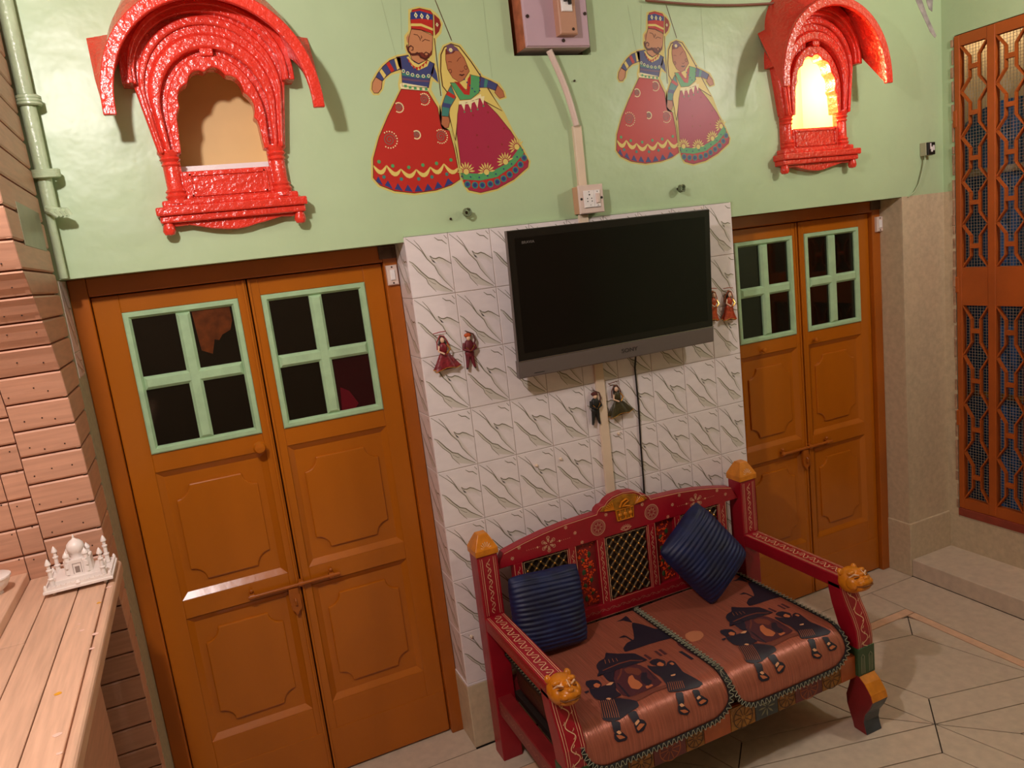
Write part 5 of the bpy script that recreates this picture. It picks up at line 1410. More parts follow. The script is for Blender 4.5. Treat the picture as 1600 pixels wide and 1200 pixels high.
# back: arched top rail with crest
tp = [(0.50, 0.766), (0.42, 0.784), (0.34, 0.798), (0.25, 0.808), (0.16, 0.812), (0.118, 0.813), (0.112, 0.826), (0.098, 0.836), (0.082, 0.838), (0.068, 0.852), (0.045, 0.863), (0.0, 0.869)]
top = [(XM - a, b) for a, b in tp] + [(XM + a, b) for a, b in tp[::-1][1:]]
rail = G().prism(top + [(XM + 0.532, 0.712), (XM + 0.532, 0.766), (XM + 0.50, 0.766)][:1] + [(XM - 0.532, 0.712)], XZ, -0.110, -0.070)
rail = rail.build('top_rail', M_SRED, sofa, bevel=0.003)
g = G()
for (u, z, r) in ((-0.118, 0.760, 0.030), (0.118, 0.760, 0.030)):
    for rr in (r, r * 0.9, r * 0.72, r * 0.35):
        g.ribbon([(XM + u + rr * math.cos(t), -0.1108, z + rr * math.sin(t)) for t in [2 * math.pi * i / 28 for i in range(29)]], 0.0016, F, 0 if rr == r else 1)
    for i in range(26):
        t = 2 * math.pi * i / 26
        g.ribbon([(XM + u + r * 0.75 * math.cos(t), -0.1108, z + r * 0.75 * math.sin(t)), (XM + u + r * 0.88 * math.cos(t), -0.1108, z + r * 0.88 * math.sin(t))], 0.0022, F, 1)
    for i in range(8):
        t = 2 * math.pi * i / 8
        g.ribbon([(XM + u + r * 0.15 * math.cos(t), -0.1108, z + r * 0.15 * math.sin(t)), (XM + u + r * 0.42 * math.cos(t), -0.1108, z + r * 0.42 * math.sin(t)), (XM + u + r * 0.66 * math.cos(t), -0.1108, z + r * 0.66 * math.sin(t))], [0.001, 0.007, 0.001], F, 1)
for u in (-0.325, 0.325):       # snowflake flowers
    z = 0.752
    for i in range(6):
        t = 2 * math.pi * i / 6 + math.pi / 6
        c, s_ = math.cos(t), math.sin(t)
        g.ribbon([(XM + u + 0.006 * c, -0.1108, z + 0.006 * s_), (XM + u + 0.026 * c, -0.1108, z + 0.026 * s_)], 0.002, F, 0)
        for rr, q in ((0.014, 0.004), (0.024, 0.006)):
            g.ribbon([(XM + u + rr * c + q * math.cos(v), -0.1109, z + rr * s_ + q * math.sin(v)) for v in [2 * math.pi * k / 8 for k in range(9)]], 0.0016, F, 0)
    for i in range(7):
        for sg in (-1, 1):
            x = XM + u + sg * (0.036 + 0.0085 * i)
            r = 0.0045 if i == 1 else 0.0014
            g.add([(x - r, -0.1109, z), (x, -0.1109, z - r), (x + r, -0.1109, z), (x, -0.1109, z + r)], [(0, 1, 2, 3)], 0)
for u, z in ((-0.47, 0.738), (0.47, 0.745), (-0.215, 0.765), (0.215, 0.765), (-0.44, 0.77), (0.43, 0.77), (-0.25, 0.795), (0.25, 0.795), (-0.19, 0.722), (0.19, 0.722), (-0.08, 0.80), (0.08, 0.80)):
    for i in range(7):
        t = 2 * math.pi * i / 7
        r = 0.007
        g.ribbon([(XM + u + 0.25 * r * math.cos(t), -0.1108, z + 0.25 * r * math.sin(t)), (XM + u + r * math.cos(t), -0.1108, z + r * math.sin(t))], 0.0018, F, 0)
for i in range(9):
    t = math.pi * i / 8
    g.ribbon([(XM + 0.010 * math.cos(t), -0.1108, 0.728 + 0.006 * math.sin(t)), (XM + 0.022 * math.cos(t), -0.1108, 0.728 + 0.014 * math.sin(t))], 0.0016, F, 0)
g.ribbon([(XM - 0.024 + 0.048 * i / 12, -0.1108, 0.728 - 0.010 * math.sin(math.pi * i / 12)) for i in range(13)], 0.0018, F, 0)
g.ribbon([(XM + 0.008 * math.cos(v), -0.1109, 0.727 + 0.006 * math.sin(v)) for v in [2 * math.pi * k / 10 for k in range(11)]], 0.0018, F, 0)
prev = None
g.ribbon([(a, -0.1109, b - 0.003) for a, b in top], 0.0022, F, 0)
g.build('painted_motifs', [M_PAINT, M_PAINTD], rail)
# gilded swan relief at the crest
cr = G().prism([(XM - 0.105, 0.818), (XM - 0.09, 0.832), (XM - 0.07, 0.838), (XM - 0.05, 0.852), (XM, 0.862), (XM + 0.05, 0.852), (XM + 0.07, 0.838), (XM + 0.09, 0.832), (XM + 0.105, 0.818), (XM + 0.040, 0.806), (XM + 0.036, 0.762), (XM - 0.036, 0.762), (XM - 0.040, 0.806)], XZ, -0.114, -0.1085).build('crest_plaque', M_YELD, rail, bevel=0.002)
g = G()
g.tube([(XM - 0.022, -0.117, 0.815), (XM - 0.012, -0.118, 0.835), (XM + 0.008, -0.118, 0.842), (XM + 0.018, -0.118, 0.834), (XM + 0.006, -0.118, 0.828), (XM - 0.01, -0.118, 0.818), (XM + 0.022, -0.118, 0.812)], 0.0035, 7)
for q in (-0.023, 0.0, 0.023):
    g.tube([(XM + q, -0.117, 0.808), (XM + q, -0.117, 0.792)], 0.002, 6)
    g.ell((XM + q, -0.116, 0.785), (0.008, 0.004, 0.008), 10, 6)
    g.tube([(XM + q, -0.117, 0.777), (XM + q, -0.117, 0.768)], 0.003, 6)
for s in (-1, 1):
    for i in range(6):
        t = 0.15 + 0.25 * i
        g.tube([(XM + s * 0.045, -0.115, 0.812), (XM + s * (0.045 + 0.042 * math.cos(t)), -0.1155, 0.814 + 0.026 * math.sin(t))], [0.001, 0.0028], 5)
g.tube([(XM - 0.034, -0.116, 0.765), (XM + 0.034, -0.116, 0.765), (XM + 0.038, -0.116, 0.806), (XM - 0.038, -0.116, 0.806), (XM - 0.034, -0.116, 0.765)], 0.002, 5)
g.build('swan_carving', M_YEL, rail, smooth=True)
# stiles and bottom rail
br_ = G().box(XM - 0.475, XM + 0.475, -0.110, -0.078, 0.402, 0.457).build('bottom_rail', M_SRED, sofa, bevel=0.002)
g = G()
vine(g, (XM - 0.46, -0.110, 0.432), (XM + 0.46, -0.110, 0.432), F, 0.010, 0.045, 0.0016, 0)
g.ribbon([(XM - 0.47, -0.1108, 0.406), (XM + 0.47, -0.1108, 0.406)], 0.0025, F, 0)
g.build('painted_scroll', [M_PAINTD], br_)
for u0, u1 in ((-0.469, -0.433), (-0.249, -0.217), (-0.130, -0.094), (0.094, 0.130), (0.217, 0.249), (0.433, 0.469)):
    s_ = G().box(XM + u0, XM + u1, -0.110, -0.078, 0.457, 0.714).build('back_stile', M_SRED, sofa, bevel=0.002)
    g = G()
    c = XM + (u0 + u1) / 2
    border(g, (c, -0.110, 0.458), (c, -0.110, 0.712), F, (u1 - u0) / 2 - 0.003, 0.0016)
    vine(g, (c, -0.110, 0.465), (c, -0.110, 0.70), F, 0.010, 0.04, 0.0016)
    g.build('painted_scroll', [M_PAINT], s_)
def lattice(u0, u1):
    t = G().box(XM + u0, XM + u1, -0.092, -0.080, 0.455, 0.714).build('lattice_panel', M_LATTB, sofa)
    g = G()
    x0, x1, z0, z1 = XM + u0 + 0.004, XM + u1 - 0.004, 0.461, 0.709
    st = 0.042
    for sgn in (1, -1):
        for k in range(-14, 15):
            # line z = sgn*x*1.15 + c, clipped to the panel
            c = (z0 + z1) / 2 + k * st - sgn * 1.15 * (x0 + x1) / 2
            pts = []
            for x in (x0, x1):
                z = sgn * 1.15 * x + c
                pts.append((x, z))
            (xa, za), (xb, zb) = pts
            def at(zv): return (zv - c) / (sgn * 1.15)
            lo, hi = max(x0, min(at(z0), at(z1))), min(x1, max(at(z0), at(z1)))
            if hi - lo > 0.008:
                g.tube([(lo, -0.097 - 0.001 * sgn, sgn * 1.15 * lo + c), (hi, -0.097 - 0.001 * sgn, sgn * 1.15 * hi + c)], 0.0042, 6)
    g.build('lattice_bars', M_LATT, t, smooth=True)
    g = G()
    for i in range(-8, 9):
        for j in range(-8, 9):
            k1, k2 = i, j
            x = (x0 + x1) / 2 + (k2 - k1) * st / 2.3
            z = (z0 + z1) / 2 + (k1 + k2) * st / 2
            if x0 + 0.003 < x < x1 - 0.003 and z0 + 0.003 < z < z1 - 0.003:
                g.ell((x, -0.1, z), 0.0045, 7, 5)
    g.build('bosses', M_GOLD, t, smooth=True)
    g = G()
    g.ribbon([(x0, -0.1108, z0), (x1, -0.1108, z0), (x1, -0.1108, z1), (x0, -0.1108, z1), (x0, -0.1108, z0)], 0.002, F)
    g.build('panel_line', M_PAINT, t)
lattice(-0.433, -0.249); lattice(-0.094, 0.094); lattice(0.249, 0.433)
random.seed(21)
for u0, u1 in ((-0.217, -0.130), (0.130, 0.217)):
    t = G().box(XM + u0, XM + u1, -0.094, -0.080, 0.455, 0.714).build('beaded_panel', M_SRED2, sofa)
    g = G()
    c = XM + (u0 + u1) / 2
    holes = [(c + 0.014, 0.50), (c - 0.012, 0.55), (c + 0.013, 0.605), (c - 0.013, 0.655), (c + 0.01, 0.695)]
    for i in range(330):
        x, z = c + random.uniform(-0.036, 0.036), random.uniform(0.466, 0.705)
        if any((x - hx) ** 2 + ((z - hz) * 0.8) ** 2 < 0.0105 ** 2 for hx, hz in holes): continue
        if abs(x - c - 0.018 * math.sin((z - 0.46) * 55)) > 0.024: continue
        g.ell((x, -0.095, z), random.uniform(0.0022, 0.0040), 6, 4)
    g.build('bead_relief', M_BEAD, t, smooth=True)
    g = G()
    for z in (0.50, 0.55, 0.605, 0.65):
        for q in (-1, 1):
            g.ell((c + q * 0.014, -0.0945, z + q * 0.01), (0.008, 0.002, 0.012), 8, 5)
    g.build('leaf_relief', M_GREENP, t, smooth=True)
# arms, lion heads, front posts
def arm(s, x):
    a = G().box(x - 0.037, x + 0.037, -0.615, -0.128, 0.512, 0.560).build('arm_rest', M_SRED, sofa, bevel=0.003)
    g = G()
    U = (0, 0, 1)
    border(g, (x, -0.135, 0.560), (x, -0.60, 0.560), U, 0.030, 0.002)
    border(g, (x, -0.135, 0.560), (x, -0.60, 0.560), U, 0.024, 0.0014)
    vine(g, (x, -0.14, 0.560), (x, -0.595, 0.560), U, 0.026, 0.05, 0.0028)
    if s < 0:
        vine(g, (x - 0.037, -0.14, 0.536), (x - 0.037, -0.6, 0.536), (-1, 0, 0), 0.014, 0.03, 0.0016, 1)
    g.build('painted_scroll', [M_PAINT, M_PAINTD], a)
    h = G()
    cy, cz = -0.640, 0.552
    h.ell((x, cy + 0.010, cz), (0.044, 0.050, 0.046), 20, 14)             # skull
    h.ell((x, cy - 0.028, cz - 0.016), (0.034, 0.034, 0.026), 16, 12)     # muzzle
    h.ell((x, cy - 0.022, cz - 0.034), (0.028, 0.030, 0.012), 14, 8)      # jaw
    h.ell((x, cy - 0.056, cz - 0.006), (0.012, 0.009, 0.008), 10, 6)      # nose
    h.ell((x, cy - 0.024, cz + 0.010), (0.013, 0.034, 0.014), 12, 8)      # bridge
    for q in (-1, 1):
        h.ell((x + q * 0.032, cy + 0.010, cz + 0.036), (0.011, 0.009, 0.013), 10, 8)   # ears
        h.ell((x + q * 0.022, cy - 0.024, cz + 0.022), (0.017, 0.012, 0.009), 10, 6)   # brows
        h.ell((x + q * 0.028, cy - 0.016, cz - 0.010), (0.018, 0.026, 0.024), 12, 8)   # cheeks
        h.ell((x + q * 0.015, cy - 0.044, cz - 0.018), (0.016, 0.016, 0.013), 10, 8)   # lips
    TILT = Matrix.Translation((x, cy, cz)) @ Matrix.Rotation(math.radians(-30), 4, 'X') @ Matrix.Translation((-x, -cy, -cz))
    h.xform(TILT)
    hd = h.build('lion_head', M_YEL, sofa, smooth=True, angle=180)
    g = G()
    for q in (-1, 1):
        g.tube([(x + q * 0.036, cy - 0.022, cz + 0.010), (x + q * 0.026, cy - 0.040, cz + 0.015), (x + q * 0.012, cy - 0.044, cz + 0.008)], [0.002, 0.0035, 0.002], 6)
        g.tube([(x + q * 0.034, cy - 0.030, cz + 0.002), (x + q * 0.024, cy - 0.045, cz + 0.003), (x + q * 0.014, cy - 0.047, cz + 0.003)], [0.001, 0.0025, 0.001], 6, 1)
    g.tube([(x, cy - 0.050, cz + 0.024), (x, cy - 0.062, cz + 0.004)], 0.0018, 5)
    g.tube([(x - 0.034, cy - 0.026, cz - 0.020), (x - 0.022, cy - 0.052, cz - 0.031), (x, cy - 0.064, cz - 0.032), (x + 0.022, cy - 0.052, cz - 0.031), (x + 0.034, cy - 0.026, cz - 0.020)], 0.0026, 6, 1)
    g.xform(TILT)
    g.build('painted_face_lines', [M_PAINT, mat('brown_line', '6A3A0A', 0.5)], hd, smooth=True)
    fr = [(0.530, -0.612), (0.500, -0.620), (0.460, -0.638), (0.420, -0.660), (0.380, -0.675), (0.340, -0.680), (0.316, -0.680)]
    bk = [(0.316, -0.612), (0.35, -0.606), (0.40, -0.590), (0.45, -0.572), (0.50, -0.560), (0.530, -0.558)]
    p = G().prism([(y, z) for z, y in fr] + [(y, z) for z, y in bk], YZ, x - 0.037, x + 0.037).build('front_post', M_SRED, sofa, bevel=0.003)
    g = G()
    for q, w in ((-0.030, 0.002), (-0.022, 0.0014), (0.022, 0.0014), (0.030, 0.002)):
        g.ribbon([(x + q, y - 0.001, z) for z, y in fr], w, (0, -1, 0.2))
    pts = []
    n = 60
    for i in range(n + 1):
        v = i / n * (len(fr) - 1)
        k = min(int(v), len(fr) - 2); f = v - k
        pts.append((x + 0.012 * math.sin(i / n * 26), fr[k][1] * (1 - f) + fr[k + 1][1] * f - 0.0012, fr[k][0] * (1 - f) + fr[k + 1][0] * f))
    g.ribbon(pts, 0.003, (0, -1, 0.2))
    for i in range(4, n - 3, 5):
        c = Vector(pts[i]) + Vector((0.006 if i % 2 else -0.006, -0.0002, 0))
        g.ribbon([c, c + Vector((0.005, 0, 0.006)), c + Vector((0.004, 0, 0.011))], [0.003, 0.003, 0.001], (0, -1, 0.2))
    g.build('painted_scroll', [M_PAINT], p)
    bl = G().box(x - 0.039, x + 0.039, -0.683, -0.606, 0.214, 0.317).build('corner_block', M_GREENP, sofa, bevel=0.003)
    g = G()
    for q in (-0.018, 0.018):
        g.ribbon([(x + q - 0.007, -0.6838, 0.222), (x + q - 0.007, -0.6838, 0.285), (x + q, -0.6838, 0.294), (x + q + 0.007, -0.6838, 0.285), (x + q + 0.007, -0.6838, 0.222)], 0.003, F)
        g.ribbon([(x + q, -0.6838, 0.222), (x + q, -0.6838, 0.28)], 0.002, F)
    g.build('painted_flutes', M_BRAIDG, bl)
    ff = [(0.215, -0.680), (0.195, -0.705), (0.165, -0.728), (0.140, -0.735), (0.110, -0.722), (0.075, -0.700), (0.045, -0.694), (0.018, -0.700), (0.0, -0.706)]
    fb = [(0.0, -0.650), (0.022, -0.645), (0.050, -0.634), (0.085, -0.622), (0.120, -0.620), (0.155, -0.632), (0.185, -0.640), (0.215, -0.620)]
    prof = [(y, z) for z, y in ff] + [(y, z) for z, y in fb]
    n = len(prof)
    hw = 0.037
    lg = G()
    vs = [(x - hw, y, z) for y, z in prof] + [(x + hw, y, z) for y, z in prof]
    lg.add(vs, [tuple(range(n)), tuple(range(2 * n - 1, n - 1, -1))], 0)
    for i in range(n):
        j = (i + 1) % n
        mi = (1 if i < 3 else 2) if i < len(ff) - 1 else 0
        lg.add([vs[i], vs[j], vs[n + j], vs[n + i]], [(0, 1, 2, 3)], mi)
    bmv = lg.build('front_leg', [M_SRED2, M_YEL, M_BLUEP], sofa)
    bm = bmesh.new(); bm.from_mesh(bmv.data); bmesh.ops.remove_doubles(bm, verts=bm.verts, dist=1e-5); bmesh.ops.recalc_face_normals(bm, faces=bm.faces); bm.to_mesh(bmv.data); bm.free()
    md = bmv.modifiers.new('bevel', 'BEVEL'); md.width = 0.004; md.segments = 2; md.limit_method = 'ANGLE'
    r = G().box(x - 0.03, x + 0.022, -0.612, -0.125, 0.188, 0.252).build('side_rail', M_SRED2, sofa, bevel=0.003)
    if s < 0:
        g = G()
        vine(g, (x - 0.030, -0.14, 0.222), (x - 0.030, -0.60, 0.222), (-1, 0, 0), 0.016, 0.06, 0.002)
        g.build('painted_scroll', [M_PAINTD], r)
sym(arm)
ap = G().box(XM - 0.535, XM + 0.535, -0.664, -0.615, 0.205, 0.290).build('front_apron', M_ORANGEP, sofa, bevel=0.002)
cols = [M_GREENP, M_BLUEP, M_YELD, M_MAROONP, M_YELD, M_ORANGEP, M_YELD, M_BLUEP, M_YELD, M_MAROONP, M_YELD, M_ORANGEP]
wds = [0.06, 0.075, 0.09, 0.12, 0.07, 0.105, 0.10, 0.095, 0.075, 0.12, 0.085, 0.07]
x = XM - 0.532
M_WHEEL = [mat('dark_wheel_line', '4A2A0C', 0.5), M_ORANGEP, M_BRAIDG]
for w_, m_ in zip(wds, cols):
    blk = G().box(x + 0.001, x + w_ - 0.001, -0.668, -0.660, 0.207, 0.288).build('painted_block', m_, ap, bevel=0.001)
    g = G()
    c, z = x + w_ / 2, 0.243
    if m_ is M_YELD or m_ is M_MAROONP:
        r = min(w_ * 0.44, 0.038)
        mi = 0 if m_ is M_YELD else 1
        g.ribbon([(c + r * math.cos(t), -0.6688, z + r * math.sin(t)) for t in [2 * math.pi * i / 24 for i in range(25)]], 0.003, F, mi)
        for i in range(10):
            t = 2 * math.pi * i / 10
            g.ribbon([(c + 0.2 * r * math.cos(t), -0.6688, z + 0.2 * r * math.sin(t)), (c + r * math.cos(t), -0.6688, z + r * math.sin(t))], 0.0025, F, mi)
    elif m_ is M_BLUEP:
        for i in range(8):
            t = 2 * math.pi * i / 8
            g.ribbon([(c + 0.006 * math.cos(t), -0.6688, z + 0.006 * math.sin(t)), (c + 0.022 * math.cos(t), -0.6688, z + 0.022 * math.sin(t)), (c + 0.034 * math.cos(t), -0.6688, z + 0.034 * math.sin(t))], [0.002, 0.007, 0.001], F, 2)
    if g.v:
        g.build('painted_wheel', M_WHEEL, ap)
    x += w_
G().box(XM - 0.53, XM + 0.53, -0.12, -0.085, 0.20, 0.29).build('back_apron', M_SRED2, sofa)
G().box(XM - 0.53, XM + 0.53, -0.62, -0.115, 0.225, 0.248).build('seat_board', M_LATTB, sofa)

# ---- seat cushion, two satin covers, two pillows
cu = G().box(XM - 0.535, XM + 0.530, -0.655, -0.128, 0.250, 0.399).build('seat_cushion', M_LEATHER, bevel=0.062, segs=5)
tag(cu, 'dark brown leatherette seat cushion under the copper satin covers', 'cushion')
SY0, SYF, SR, STOP = -0.134, -0.602, 0.080, 0.404
ARC = SR * math.pi / 2
SFLAT = SY0 - SYF
def surf(x, s, up=0.0, x0=0.0, x1=1.0):
    """point on the draped cover: s metres from the back edge"""
    puff = 0.006 * math.sin(math.pi * min(1, max(0, (x - x0) / (x1 - x0))))**0.7
    if s <= SFLAT:
        return (x, SY0 - s, STOP + puff + up)
    s2 = s - SFLAT
    if s2 <= ARC:
        a = s2 / SR
        return (x, SYF - (SR + up + puff) * math.sin(a), STOP - SR + (SR + up + puff) * math.cos(a))
    return (x, SYF - SR - up - puff, STOP - SR - (s2 - ARC))
STOT = SFLAT + ARC + 0.036
M_BRWN = mat('russet_print', '6E3628', 0.5)
M_CLOUD = mat('copper_cloud_print', 'B4704E', 0.45)
def cover(x0, x1, label, shift, sl):
    def smax(x):
        r = 0.085
        d = min(x - x0, x1 - x)
        if d >= r:
            return STOT
        return STOT - (r - math.sqrt(max(0, r * r - (r - d) ** 2)))
    g = G()
    nu, nv = 40, 44
    g.grid(lambda a, b: surf(x0 + (x1 - x0) * a, smax(x0 + (x1 - x0) * a) * b + 0.0006 * math.sin(a * 140) * (b > 0.7), 0, x0, x1), nu, nv)
    c = g.build('satin_cover', M_SATIN, None, smooth=True, angle=180, solid=0.003)
    tag(c, label, 'seat cover', 'copper satin seat covers')
    # printed procession
    def pm(p):
        return (x0 + 0.005 + p[0] + shift, SY0 - p[1])
    MM = dict(N=M_NAVY, P=M_PLUM, T=M_TAN, S=M_SKINP, B=M_BRWN, C=M_CLOUD)
    for nm, mk, l, poly in PRINT2:
        if nm == 'printed_cloud':
            poly = [(p[0] - 0.548, p[1]) for p in poly]
        if nm not in ('printed_window', 'printed_flag', 'printed_road', 'printed_fringe'):
            poly = [r for (a_, b_) in zip(poly, poly[1:] + poly[:1]) for r in ((a_[0] * .86 + b_[0] * .14, a_[1] * .86 + b_[1] * .14), (a_[0] * .14 + b_[0] * .86, a_[1] * .14 + b_[1] * .86))]
        q = [pm(p) for p in poly]
        for nx, ny, d in ((1, 0, x1 - 0.006), (-1, 0, -(x0 + 0.006)), (0, -1, -0.01), (0, 1, STOT - 0.03)):
            q = clip(q, nx, ny, d)
            if len(q) < 3: break
        if len(q) < 3: continue
        bm = bmesh.new()
        try:
            bm.faces.new([bm.verts.new((a_, b_, 0)) for a_, b_ in q])
        except ValueError:
            bm.free(); continue
        bmesh.ops.triangulate(bm, faces=bm.faces)
        bmesh.ops.subdivide_edges(bm, edges=bm.edges, cuts=3, use_grid_fill=True)
        bmesh.ops.triangulate(bm, faces=bm.faces)
        bm.verts.index_update()
        G().add([surf(v.co.x, v.co.y, 0.0022 + 0.0004 * l, x0, x1) for v in bm.verts], [[v.index for v in f.verts] for f in bm.faces]).build(nm, MM[mk], c, smooth=True, angle=180, recalc=False)
        bm.free()
    for f_ in FOLDS:
        p0, p1 = pm(f_[0]), pm(f_[1])
        G().ribbon([surf(p0[0] + (p1[0] - p0[0]) * k / 4, p0[1] + (p1[1] - p0[1]) * k / 4, 0.0052, x0, x1) for k in range(5)], 0.0013, (0, -0.2, 1)).build('printed_fold', M_TAN, c, recalc=False)
    # zigzag braid round the sides and front
    edge = []
    n = 150
    for i in range(n + 1):
        xx = x0 + (x1 - x0) * i / n
        edge.append(surf(xx, smax(xx), 0.002, x0, x1))
    side = lambda xx: [surf(xx, s_, 0.002, x0, x1) for s_ in [smax(xx) * i / 60 for i in range(61)]]
    path = side(x0) + edge[1:-1] + side(x1)[::-1]
    g = G()
    g.tube(path, 0.0075, 6)
    bd = g.build('braid_trim', M_BRAID, c, smooth=True)
    # resample evenly for the zigzag
    P = [Vector(p) for p in path]
    acc = [0]
    for a, b in zip(P, P[1:]): acc.append(acc[-1] + (b - a).length)
    pts = []
    k = 0
    step = 0.0055
    L = acc[-1]
    i = 0
    d = 0.0
    ctr = Vector(((x0 + x1) / 2, -0.35, 0.40))
    while d < L:
        while acc[k + 1] < d: k += 1
        f = (d - acc[k]) / max(1e-9, acc[k + 1] - acc[k])
        p = P[k].lerp(P[k + 1], f)
        tg = (P[k + 1] - P[k]).normalized()
        if p.z > STOP - 0.006:
            nn = Vector((0, 0, 1))
        else:
            nn = Vector((0, -1, 0.15)).normalized()
        sd = nn.cross(tg)
        ph = (0, 1, 1, 0, -1, -1)[i % 6] if True else 0
        pts.append(p + sd * (0.0075 * ph) + nn * 0.0085)
        i += 1
        d += step * 0.55
    G().tube(pts, 0.0013, 4).build('zigzag_braid', M_BRAIDG, c, smooth=True)
    return c
cover(0.118, 0.652, 'copper satin seat cover with printed palanquin procession, near the left lion arm', 0.0, 0)
cover(0.662, 1.150, 'copper satin seat cover with printed palanquin procession, near the far door', -0.004, 1)

def pillow(label, loc, rot, w, h, th):
    mx = Matrix.Translation(loc) @ rot
    g = G()
    nu, nv = 40, 84
    def P(sgn):
        def f(a, b):
            u, v = a * 2 - 1, b * 2 - 1
            e = (max(0, 1 - abs(u) ** 3.2) * max(0, 1 - abs(v) ** 3.2)) ** 0.55
            pinch = 1 - 0.07 * (1 - abs(u)) * abs(v) ** 2 * 0 - 0.05 * (1 - u * u) * (v * v)
            rib = (0.0048 + 0.0012 * math.sin(7 * u + 5 * v)) * abs(math.sin(v * math.pi * 8.5 + 0.25 * math.sin(3 * u + 9 * v))) * min(1, e * 3)
            x = u * w / 2 * (1 - 0.05 * (1 - v * v) * u * u) * math.sqrt(1 - 0.16 * v ** 4)
            z = v * h / 2 * (1 - 0.05 * (1 - u * u) * v * v) * math.sqrt(1 - 0.16 * u ** 4)
            return mx @ Vector((x, sgn * (th / 2 * e + rib), z))
        return f
    g.grid(P(-1), nu, nv); g.grid(P(1), nu, nv)
    o = g.build('velvet_pillow', M_VELVET, None, smooth=True, angle=180)
    bm = bmesh.new(); bm.from_mesh(o.data); bmesh.ops.remove_doubles(bm, verts=bm.verts, dist=2e-4); bmesh.ops.recalc_face_normals(bm, faces=bm.faces); bm.to_mesh(o.data); bm.free()
    tag(o, label, 'pillow', 'navy velvet pillows on the sofa')
RXm = lambda d: Matrix.Rotation(math.radians(d), 4, 'X')
RYm = lambda d: Matrix.Rotation(math.radians(d), 4, 'Y')
RZm = lambda d: Matrix.Rotation(math.radians(d), 4, 'Z')
pillow('ribbed navy velvet pillow standing square at the near end of the sofa', (0.268, -0.205, 0.560), RXm(-13) @ RYm(4), 0.285, 0.290, 0.10)
pillow('ribbed navy velvet pillow tipped on its corner at the far end of the sofa', (0.928, -0.222, 0.590), RXm(-17) @ RYm(-34), 0.275, 0.315, 0.125)

# ================================================================== SOUVENIR PALACE ON THE SHELF
tj = thing('palace_model', 'small white marble model of a domed palace with minarets on the pine shelf', 'model', (-1.052, -0.345, SZ))
TX, TY, TZ = -1.052, -0.335, SZ
HX, HY = 0.076, 0.070
G().box(TX - HX, TX + HX, TY - HY, TY + HY, TZ + 0.010, TZ + 0.017).build('base_plate', M_WHITEM, tj, bevel=0.001)
for a in (-1, 1):
    for b in (-1, 1):
        G().lathe([(0, 0), (0.004, 0), (0.006, 0.010), (0, 0.010)], (TX + a * (HX - 0.02), TY + b * (HY - 0.02), TZ), 8).build('foot', M_WHITEM, tj)
g = G()
for (x0, x1, y0, y1) in ((TX - HX + 0.004, TX + HX - 0.004, TY - HY + 0.004, TY - HY + 0.007), (TX - HX + 0.004, TX + HX - 0.004, TY + HY - 0.007, TY + HY - 0.004), (TX - HX + 0.004, TX - HX + 0.007, TY - HY + 0.004, TY + HY - 0.004), (TX + HX - 0.007, TX + HX - 0.004, TY - HY + 0.004, TY + HY - 0.004)):
    g.box(x0, x1, y0, y1, TZ + 0.017, TZ + 0.024)
for i in range(14):
    x = TX - HX + 0.008 + i * (2 * HX - 0.016) / 13
    g.box(x - 0.0012, x + 0.0012, TY - HY + 0.0035, TY - HY + 0.0075, TZ + 0.024, TZ + 0.027)
g.build('railing', M_WHITEM, tj)
for a in (-1, 1):
    for b in (-1, 1):
        G().lathe([(0, 0), (0.004, 0), (0.004, 0.010), (0.002, 0.014), (0, 0.016)], (TX + a * (HX - 0.006), TY + b * (HY - 0.006), TZ + 0.017), 8).build('corner_knob', M_WHITEM, tj, smooth=True)
G().lathe([(0, 0), (0.006, 0), (0.007, 0.005), (0.003, 0.010), (0, 0.011)], (TX, TY - HY + 0.006, TZ + 0.017), 8).build('gate_knob', M_WHITEM, tj, smooth=True)
G().box(TX - 0.053, TX + 0.053, TY - 0.048, TY + 0.048, TZ + 0.017, TZ + 0.030).build('terrace', M_WHITEM, tj, bevel=0.001)
oc = lambda r, c: [(-r + c, -r), (r - c, -r), (r, -r + c), (r, r - c), (r - c, r), (-r + c, r), (-r, r - c), (-r, -r + c)]
G().prism([(TX + a, TY + b) for a, b in oc(0.030, 0.010)], XY, TZ + 0.030, TZ + 0.066).build('main_block', M_WHITEM, tj, bevel=0.0006)
g = G()
g.box(TX - 0.013, TX + 0.013, TY - 0.0335, TY - 0.029, TZ + 0.030, TZ + 0.069)
for q in (-0.021, 0.021):
    for z0 in (0.033, 0.049):
        g.box(TX + q - 0.004, TX + q + 0.004, TY - 0.0315, TY - 0.0295, TZ + z0, TZ + z0 + 0.012)
g.build('portal', M_WHITEM, tj, bevel=0.0005)
g = G()
g.box(TX - 0.0095, TX - 0.0085, TY - 0.0342, TY - 0.0334, TZ + 0.034, TZ + 0.060); g.box(TX + 0.0085, TX + 0.0095, TY - 0.0342, TY - 0.0334, TZ + 0.034, TZ + 0.060); g.box(TX - 0.0095, TX + 0.0095, TY - 0.0342, TY - 0.0334, TZ + 0.059, TZ + 0.060)
g.box(TX - 0.005, TX + 0.005, TY - 0.0340, TY - 0.0334, TZ + 0.036, TZ + 0.052)
g.build('portal_lines', mat('grey_inlay', '8E7E76', 0.5), tj)
G().lathe([(0, 0), (0.015, 0), (0.015, 0.012), (0.0165, 0.014), (0.0195, 0.020), (0.0205, 0.027), (0.0185, 0.035), (0.0125, 0.042), (0.005, 0.047), (0.0022, 0.050), (0.0028, 0.053), (0.001, 0.058), (0, 0.060)], (TX, TY, TZ + 0.066), 20).build('dome', M_WHITEM, tj, smooth=True)
